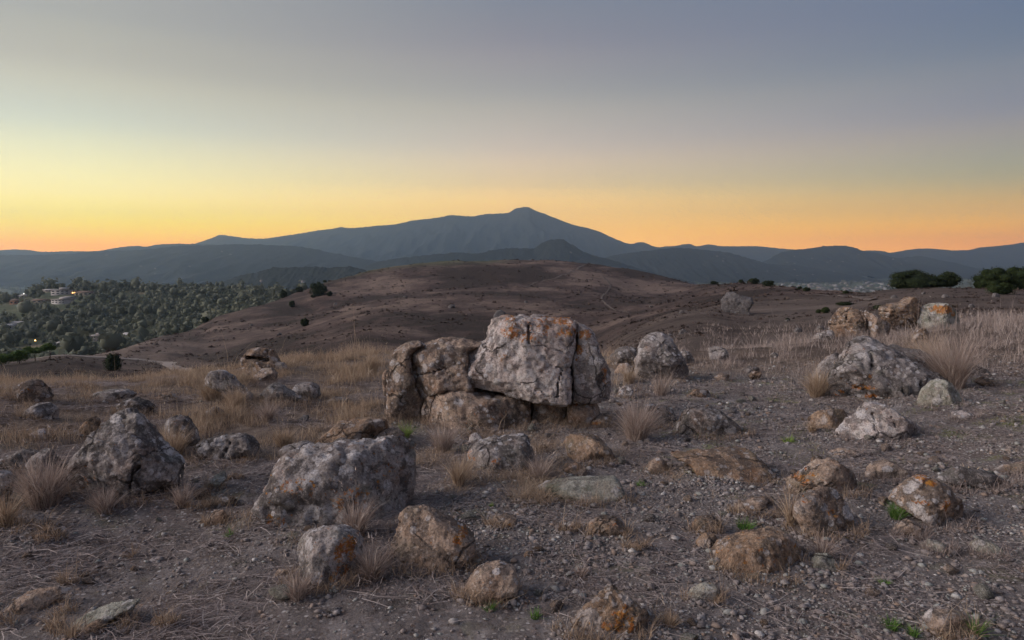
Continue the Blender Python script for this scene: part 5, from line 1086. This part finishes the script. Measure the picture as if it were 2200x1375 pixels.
def plant(name, label, cat, loc, w, h, kind='bush', n=1500, leaf_=0.2, mat=None, bark=None, seed=0, group=None, shear=0.0, stem=None):
    rg = np.random.default_rng(seed); root = bpy.data.objects.new(name, None); COL.objects.link(root); root.location = loc
    tag(root, label, cat, group)
    B = []; st = 0.12 if stem is None else stem
    if kind == 'dome':
        B.append((0, 0, h * .34, w * .44, w * .38, h * .52))
        for k in range(16):
            a = rg.uniform(0, 6.28); q = math.sqrt(rg.random()) * .38 * w; top = math.sqrt(max(0.05, 1 - (q / (.5 * w)) ** 2)); r = rg.uniform(.09, .15) * w
            B.append((q * math.cos(a), q * math.sin(a) * .8, max(.1, top * rg.uniform(.5, .86)) * h, r * 1.2, r, h * rg.uniform(.13, .22)))
    elif kind == 'umbrella':
        for k in range(8):
            a = rg.uniform(0, 6.28); q = rg.uniform(0, .36) * w; B.append((q * math.cos(a), q * math.sin(a), h * rg.uniform(.66, .8), w * rg.uniform(.16, .24), w * .2, h * rg.uniform(.13, .2)))
    elif kind == 'round':
        B.append((0, 0, h * .55, w * .38, w * .38, h * .38))
        for k in range(7):
            a = rg.uniform(0, 6.28); q = w * rg.uniform(.15, .3); B.append((q * math.cos(a), q * math.sin(a), h * rg.uniform(.35, .8), w * rg.uniform(.14, .24), w * .2, h * rg.uniform(.14, .24)))
    elif kind == 'tall':
        for k in range(7):
            zz = rg.uniform(.35, .92); q = w * .22 * rg.random(); a = rg.uniform(0, 6.28); B.append((q * math.cos(a), q * math.sin(a), h * zz, w * rg.uniform(.18, .34) * (1.15 - zz * .5), w * .25, h * rg.uniform(.08, .15)))
    elif kind == 'cone':
        for k in range(7): zz = .12 + .13 * k; B.append((0, 0, h * zz, w * .5 * (1 - zz * .9), w * .5 * (1 - zz * .9), h * .12))
    B = np.array(B); B[:, 0] += shear * B[:, 2]
    V, Q, tn = leaves(B, n, leaf_, rg); V[:, 2] = np.maximum(V[:, 2], 0.02 * h)
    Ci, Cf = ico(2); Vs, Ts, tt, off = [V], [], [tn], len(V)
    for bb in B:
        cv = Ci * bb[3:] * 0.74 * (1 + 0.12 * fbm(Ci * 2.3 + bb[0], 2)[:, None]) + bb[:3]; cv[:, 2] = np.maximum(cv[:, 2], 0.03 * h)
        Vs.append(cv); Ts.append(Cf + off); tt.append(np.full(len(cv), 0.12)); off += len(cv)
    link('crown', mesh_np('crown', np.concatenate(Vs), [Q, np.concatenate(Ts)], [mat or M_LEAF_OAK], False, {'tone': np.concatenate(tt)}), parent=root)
    r0 = max(0.03 * h, 0.04 * w * .5); top = h * (.55 if kind != 'tall' else .85)
    limbs = [((0, 0, -.3), (shear * top * .5, 0, top * .5), r0, r0 * .75), ((shear * top * .5, 0, top * .5), (shear * top, 0, top), r0 * .75, r0 * .4)]
    for k in range(5):
        b = B[rg.integers(len(B))]; limbs.append(((shear * top * .4, 0, top * rg.uniform(.25, .6)), (b[0] * .8, b[1] * .8, b[2]), r0 * .45, r0 * .15))
    Vt, Qt = trunk_mesh(limbs); link('trunk', mesh_np('trunk', Vt, Qt, [bark or M_BARK], True), parent=root)
    return root
def plant_px(name, label, cat, px, pyb, wpx, hpx, dmin=20, D=None, **kw):
    if D is None:
        x, y, z, d = on_ground(px, pyb, dmin); n_ = 0
        while dmin < 90 and d > 480 and n_ < 24: n_ += 1; x, y, z, d = on_ground(px, pyb + n_, dmin)
    else:
        x, y, z = at_depth(px, pyb, D)
    k = y / F
    return plant(name, label, cat, (x, y, z - 0.03 * hpx * k), wpx * k, hpx * k, seed=int(px * 13 + pyb), leaf_=kw.pop('leaf_', max(0.1, 2.6 * k)), **kw)
for a in [
 ('broad wind-shaped dark green bush on the right-hand brow', 1960, 626, 128, 52, 'dome', 5200, M_LEAF_DARK, .25),
 ('small rounded bush in front of the broad wind-shaped bush', 1998, 618, 50, 30, 'dome', 1800, M_LEAF_DARK, .25),
 ('low bush at the right end of the wind-shaped bushes', 2034, 616, 62, 38, 'dome', 2000, M_LEAF_DARK, .2),
 ('tall dark tree at the left of the right-edge thicket', 2130, 630, 108, 60, 'dome', 4200, M_LEAF_OAK, .05),
 ('bushy green tree in the middle of the right-edge thicket', 2186, 628, 112, 62, 'dome', 4200, M_LEAF_OAK, 0),
 ('tree cut by the right edge of the thicket', 2246, 628, 130, 68, 'dome', 4200, M_LEAF_OAK, 0),
 ('low leafy bush at the front of the right-edge thicket', 2150, 632, 70, 30, 'dome', 2200, M_LEAF_OAK, 0)]:
    plant_px('tree' if 'tree' in a[0] else 'bush', a[0], 'tree' if 'tree' in a[0] else 'bush', a[1], a[2], a[3], a[4], D=None if a[2] > 631 else 96, kind=a[5], n=a[6], mat=a[7], shear=a[8])
for (lab, px, py, w, h, n) in [
 ('round dark bush beside the dirt track', 243, 796, 44, 40, 2600), ('small bush at the edge of the hill\'s lower left flank', 441, 684, 19, 15, 700),
 ('round bush on the hill\'s left skyline', 608, 635, 19, 18, 800), ('small bush at the skyline left of the biggest hill bush', 644, 617, 18, 13, 600),
 ('biggest dark bush on the left of the brown hill', 684, 636, 42, 32, 2200), ('little bush tucked right of the biggest hill bush', 708, 637, 13, 12, 500),
 ('little bush tucked under the left of the biggest hill bush', 673, 640, 11, 8, 350), ('tiny bush on the skyline above the biggest hill bush', 698, 605, 9, 6, 250),
 ('lone bush on the slope below the biggest hill bush', 628, 660, 14, 15, 600), ('lowest lone bush on the brown hill', 655, 701, 20, 20, 900),
 ('low bush at the left of the saddle skyline', 1534, 611, 20, 8, 500), ('tiny bush left of the twin saddle bushes', 1592, 606, 11, 8, 350),
 ('left one of the twin bushes on the saddle skyline', 1618, 610, 30, 13, 900), ('right one of the twin bushes on the saddle skyline', 1650, 615, 31, 14, 900),
 ('small bush left of the low double bush above the town', 1718, 622, 11, 7, 350), ('low double bush above the town on the saddle', 1733, 626, 18, 10, 500),
 ('tiny dark bush alone in front of the town', 1817, 631, 13, 7, 350), ('dark bush left of the green bush on the saddle slope', 1759, 673, 15, 9, 500),
 ('green bush on the saddle slope left of the outcrop', 1773, 673, 20, 15, 800), ('low spreading bush on the slope above the outcrop', 1812, 656, 38, 9, 800),
 ('low dark bush behind the middle of the outcrop', 1891, 665, 36, 10, 700), ('tiny dark shrub below the green saddle bush', 1692, 690, 9, 8, 250)]:
    plant_px('bush', lab, 'bush', px, py, w, h, kind='dome', n=n, mat=M_LEAF_DARK if px != 1773 else M_LEAF_OAK, dmin=18)
for (lab, px, py, w, h) in [('umbrella-topped pine at the right of the left-edge row', 108, 771, 42, 36), ('flat-topped pine in the middle of the left-edge row', 76, 776, 50, 34), ('low spreading pine of the left-edge row', 42, 782, 54, 32), ('leftmost pine of the row, cut by the edge', 4, 788, 56, 32)]:
    plant_px('pine_tree', lab, 'tree', px, py, w, h, kind='umbrella' if px > 60 else 'round', n=3000, mat=M_LEAF_PINE, dmin=90)

# ------------------------------------------------------------------ wooded hill at left with houses
def wood_hit(px, py): return on_ground(px, py, 380, 1300)
ridge_trees = [(84, 622, 20, 14), (101, 620, 22, 14), (119, 620, 18, 12), (133, 620, 14, 12), (150, 624, 22, 12), (188, 622, 18, 13), (213, 622, 22, 16), (322, 622, 13, 9), (343, 621, 16, 12), (360, 620, 17, 11), (394, 620, 20, 14), (60, 633, 14, 12), (36, 640, 18, 12), (270, 623, 12, 8), (420, 622, 16, 10), (450, 622, 16, 9), (300, 622, 14, 9), (240, 622, 14, 9), (480, 624, 16, 8), (510, 627, 16, 8)]
for q, (px, py, w, h) in enumerate(sorted(ridge_trees)):
    plant_px('tree', ORD[q] + ' tree from the left along the crest of the wooded hill', 'tree', px, py + 3, w, h + 3, dmin=380, kind='round', n=420, mat=M_LEAF_WOOD, group='trees along the crest of the wooded hill')
plant_px('tree', 'big round tree among the lowest row of houses', 'tree', 187, 742, 30, 25, dmin=300, kind='round', n=1400, mat=M_LEAF_WOOD)
plant_px('tree', 'dark narrow tree left of the lowest row of houses', 'tree', 137, 745, 10, 22, dmin=300, kind='cone', n=600, mat=M_LEAF_DARK)
for (px, py, h) in [(134, 712, 34), (150, 712, 36), (168, 708, 34), (120, 706, 30)]:
    plant_px('eucalyptus_tree', 'tall pale-trunked tree in the grove below the hill houses', 'tree', px, py, 16, h, dmin=380, kind='tall', n=420, mat=M_LEAF_WOOD, bark=M_PALEBARK, group='pale-trunked trees in the grove')
HP = [(133, 632, 34, 14), (135, 651, 34, 12), (86, 650, 38, 8), (36, 653, 20, 11), (52, 640, 17, 8), (184, 634, 34, 9), (149, 643, 24, 7), (161, 631, 14, 7), (17, 706, 26, 10), (42, 699, 36, 9), (164, 736, 24, 15), (215, 731, 36, 16), (279, 727, 30, 13), (107, 626, 26, 5), (128, 742, 8, 8)]
def house(name, label, px, py, wpx, hpx, wall, roof, D=None, dmin=380, windows=(3, 1), lit=False, style='gable', group=None, yaw=0.0):
    if D is None: x, y, z, d = on_ground(px, py, dmin, 1300)
    else: x, y, z = D
    k = y / F; w, h = wpx * k, hpx * k; dep = min(w, 11.0); hw = h * .62
    root = bpy.data.objects.new(name, None); COL.objects.link(root); root.location = (x, y, z); root.rotation_euler = (0, 0, yaw); tag(root, label, 'house', group)
    def bx(x0, x1, y0, y1, z0, z1):
        V = np.array([(a, b, c) for c in (z0, z1) for b in (y0, y1) for a in (x0, x1)]); return V, np.array([(0, 2, 3, 1), (4, 5, 7, 6), (0, 1, 5, 4), (2, 6, 7, 3), (0, 4, 6, 2), (1, 3, 7, 5)])
    V, Q = bx(-w / 2, w / 2, -dep / 2, dep / 2, -6, hw); link('wall', mesh_np('wall', V, Q, [wall]), parent=root)
    o = .5
    if style == 'gable':
        V = np.array([(-w / 2 - o, -dep / 2 - o, hw), (w / 2 + o, -dep / 2 - o, hw), (w / 2 + o, dep / 2 + o, hw), (-w / 2 - o, dep / 2 + o, hw), (-w / 2 + w * .18, 0, h), (w / 2 - w * .18, 0, h)])
        link('roof', mesh_np('roof', V, [np.array([(0, 1, 5, 4), (2, 3, 4, 5), (3, 2, 1, 0)]), np.array([(1, 2, 5), (3, 0, 4)])], [roof]), parent=root)
    else:
        V, Q = bx(-w / 2 - o, w / 2 + o, -dep / 2 - o, dep / 2 + o, hw + .01, hw + .5); link('roof', mesh_np('roof', V, Q, [roof]), parent=root)
        V, Q = bx(-w * .1, w * .35, -dep * .2, dep * .4, hw + .51, h); link('upper_storey', mesh_np('upper_storey', V, Q, [wall]), parent=root)
    nc, nr = windows
    for r in range(nr):
        for c in range(nc):
            cx_ = -w / 2 + w * (c + .5) / nc; cz_ = hw * (r + .55) / nr; ww, wh = w / nc * .27, hw / nr * .24
            V, Q = bx(cx_ - ww, cx_ + ww, -dep / 2 - .06, -dep / 2 + .2, cz_ - wh, cz_ + wh); link('window', mesh_np('window', V, Q, [M_LIT if lit else M_GLASS]), parent=root)
    return root
HL = ['white two-storey house on the crest of the wooded hill', 'pale house with a blue-grey side, below the crest houses', 'long low cream house left of the hill village', 'terracotta house at the far left of the hill village', 'small white house with a bright roof near the left crest', 'cream house at the right end of the crest', 'narrow pale house behind the blue-sided house', 'crest house with three lit orange windows', 'white house low at the left edge', 'pale long house above the left edge house', 'white house left of the big round tree in the valley', 'grey-white house right of the big round tree', 'white house at the foot of the brown hill\'s flank', 'flat-roofed house among the crest trees', 'tiny pale house beside the dark narrow tree']
for i, ((px, py, w, h), lab) in enumerate(zip(HP, HL)):
    house('house', lab, px, py, w, h, M_WALLS[2 if i == 3 else (1 if i in (2, 5, 13) else (3 if i == 11 else 0))], M_ROOFS[[0, 0, 1, 1, 2, 1, 0, 1, 2, 2, 2, 0, 2, 2, 2][i]], dmin=300, windows=(3 if w < 30 else 4, 2 if h > 11 else 1), lit=i == 7, style='flat' if i in (0, 1, 11) else 'gable', yaw=[.3, -.2, .1, .4, -.3, .2, 0, 0, .3, -.1, .4, -.3, .2, 0, 0][i])
def lamp(label, px, py, mat, r=0.4, hgt=7.0, dmin=300):
    x, y, z, d = on_ground(px, py + hgt * F / 520, dmin, 1300)
    zz = at_depth(px, py, y)[2]
    root = bpy.data.objects.new('street_lamp', None); COL.objects.link(root); root.location = (x, y, zz - hgt); tag(root, label, 'street lamp')
    V, Q = tube((0, 0, -2), (0, 0, hgt), .09, .06); link('pole', mesh_np('pole', V, Q, [M_METAL], True), parent=root)
    V, Q = tube((0, 0, hgt - .1), (0, -1.2, hgt + .25), .05, .05); link('arm', mesh_np('arm', V, Q, [M_METAL], True), parent=root)
    V, Fc = ico(2); link('lamp_head', mesh_np('lamp_head', V * np.array([r, r, r * .7]) + np.array([0, -1.3, hgt + .05]), Fc, [mat], True), parent=root)
lamp('lit orange street lamp low on the left', 80, 731, M_LAMP)
lamp('lit white street lamp by the foot of the brown hill', 225, 735, M_LAMPW)
lamp('lit white lamp beside the small white house near the left crest', 54, 631, M_LAMPW, .5, 5)
def woods():
    rg = np.random.default_rng(77); protos = []
    for k in range(8):
        B = [(0, 0, 4.5, 3.2, 3.2, 3.4)] + [(rg.uniform(-2.4, 2.4), rg.uniform(-2.4, 2.4), rg.uniform(3, 7), rg.uniform(1.5, 2.3), 1.8, rg.uniform(1.3, 2.2)) for _ in range(5)]
        lv, lq, lt = leaves(B, 24, 2.3, rg); Ci, Cf = ico(2); Vc = [lv]; Tc = []; oc = len(lv); tc = [lt]
        for bb in B[:1]:
            bb = np.array(bb); cv = Ci * bb[3:] * .7 * (1 + .5 * fbm(Ci * 2.1 + k * 5 + bb[0], 2)[:, None]) + bb[:3]; Vc.append(cv); Tc.append(Cf + oc); oc += len(cv); tc.append(np.full(len(cv), .45))
        protos.append((np.concatenate(Vc), lq, np.concatenate(Tc), np.concatenate(tc)))
    n = 7600; az = rg.uniform(-0.95, -0.30, n); d = rg.uniform(395, 1030, n)
    x, y = d * np.sin(az), d * np.cos(az); z = ground_h(x, y); px, py = project(x, y, z)
    clear = fbm2(x, y, 95.0, 3, 31)
    k = (px > -80) & (px < 700) & (clear < 0.16 + 0.0 * d) & (rg.random(n) < np.where(d < 560, .45, 1.0))
    for (hx, hy, hw, hh) in HP: k &= ~((np.abs(px - hx) < hw * .62 + 2) & (py > hy - hh * .4) & (py < hy + 13))
    k &= ~((np.abs(px - 80) < 6) & (py > 728) & (py < 765))
    x, y, z = x[k], y[k], z[k]; Vs, Fs, Ft, A, off = [], [], [], [], 0
    for i in range(len(x)):
        V, Q, Tr, tn = protos[i % 8]; s = rg.lognormal(-.42, .42); a = rg.uniform(0, 6.28); c, si = math.cos(a) * s, math.sin(a) * s
        Vs.append(np.stack([V[:, 0] * c - V[:, 1] * si + x[i], V[:, 0] * si + V[:, 1] * c + y[i], V[:, 2] * s + z[i] - .8], 1)); Fs.append(Q + off); Ft.append(Tr + off); off += len(V)
        A.append(np.clip(0.38 + 0.35 * (tn - .5) + rg.normal(0, .11), 0, 1))
    tag(link('woodland', mesh_np('woodland', np.concatenate(Vs), [np.concatenate(Fs), np.concatenate(Ft)], [M_LEAF_WOOD], True, {'tone': np.concatenate(A)})), label='dense dark woodland covering the hill at left', kind='stuff'); print('woods', len(x))
woods()
# ------------------------------------------------------------------ far town and scattered hillside houses
def far_buildings():
    rg = np.random.default_rng(88)
    def small(w, d_, h, wall, roof):
        x0, y0 = w / 2, d_ / 2; hw = h * .7
        V = np.array([(-x0, -y0, -4), (x0, -y0, -4), (x0, y0, -4), (-x0, y0, -4), (-x0, -y0, hw), (x0, -y0, hw), (x0, y0, hw), (-x0, y0, hw), (-x0 * .8, 0, h), (x0 * .8, 0, h)])
        me = mesh_np('town_building', V, [np.array([(0, 1, 5, 4), (2, 3, 7, 6), (4, 5, 9, 8), (6, 7, 8, 9)]), np.array([(5, 6, 9), (7, 4, 8)]), np.array([(1, 2, 6, 5), (3, 0, 4, 7)])], [wall, roof])
        for p in me.polygons: p.material_index = 1 if p.index in (2, 3) else 0
        return me
    ms = [small(rg.uniform(14, 34), 14, rg.uniform(7, 13), M_TOWN[k % 2], M_TOWNROOF[k % 3 == 0]) for k in range(8)]
    for k in range(120):
        px = rg.uniform(1660, 1915); py = 604 + 24 * rg.random() ** .8
        if px < 1740 and rg.random() < .4: continue
        D = F * (EYE - FLOOR) / (py - HOR); x, y, z = at_depth(px, py, D)
        tag(link('town_building', ms[k % 8], (x, y, FLOOR), None, (0, 0, rg.uniform(-.5, .5))), 'small pale building of the town in the valley', 'building', 'buildings of the valley town')
    mh = [small(rg.uniform(9, 17), 10, rg.uniform(5, 8), M_TOWN[1], M_TOWNROOF[0]) for k in range(4)]
    for key, lab, grp, xr, n in (('hill8', 'white house on the rounded hill above the town', 'houses on the rounded hill above the town', (1660, 1960), 18), ('hill6', 'white house on the dark spur above the town', 'houses on the dark spur', (1500, 1790), 9), ('hill5', 'white house on the knoll in front of the mountain', 'houses on the knoll', (1120, 1300), 5), ('hill4', 'pale house on the small wooded hill left of the brown hill', 'houses on the small wooded hill', (510, 740), 9), ('hill3', 'pale house low on the wooded shoulder', 'houses on the wooded shoulder', (200, 640), 7)):
        h, Xa, Dk, Lf = RIDGES[key]
        for k in range(n):
            u = rg.uniform(.15, .75); yy = Dk - Lf * u; xx = (rg.uniform(*xr) - CX) / F * yy; zz = float(h(np.array([xx]), np.array([yy]))[0])
            tag(link('hillside_house', mh[k % 4], (xx, yy, zz), None, (0, 0, rg.uniform(-.5, .5))), lab, 'house', grp)
    # tree clumps between the town buildings
    V0, Q0, t0 = leaves([(0, 0, 5, 7, 6, 5), (5, 2, 4, 5, 5, 4)], 40, 5.0, rg); Vs, Fs, A, off = [], [], [], 0
    for k in range(500):
        px = rg.uniform(1480, 2200); py = 598 + 32 * rg.random(); D = F * (EYE - FLOOR) / (py - HOR); x, y, z = at_depth(px, py, D)
        s = rg.uniform(.7, 1.6); Vs.append(V0 * s + np.array([x, y, FLOOR])); Fs.append(Q0 + off); off += len(V0); A.append(t0)
    for k in range(350):
        px = rg.uniform(-50, 760); py = 600 + 40 * rg.random(); D = F * (EYE - FLOOR) / (py - HOR); x, y, z = at_depth(px, py, D)
        s = rg.uniform(.7, 1.6); Vs.append(V0 * s + np.array([x, y, FLOOR])); Fs.append(Q0 + off); off += len(V0); A.append(t0)
    tag(link('valley_woods', mesh_np('valley_woods', np.concatenate(Vs), np.concatenate(Fs), [M_LEAF_WOOD], False, {'tone': np.concatenate(A)})), label='distant trees spread over the valley floor', kind='stuff')
far_buildings()
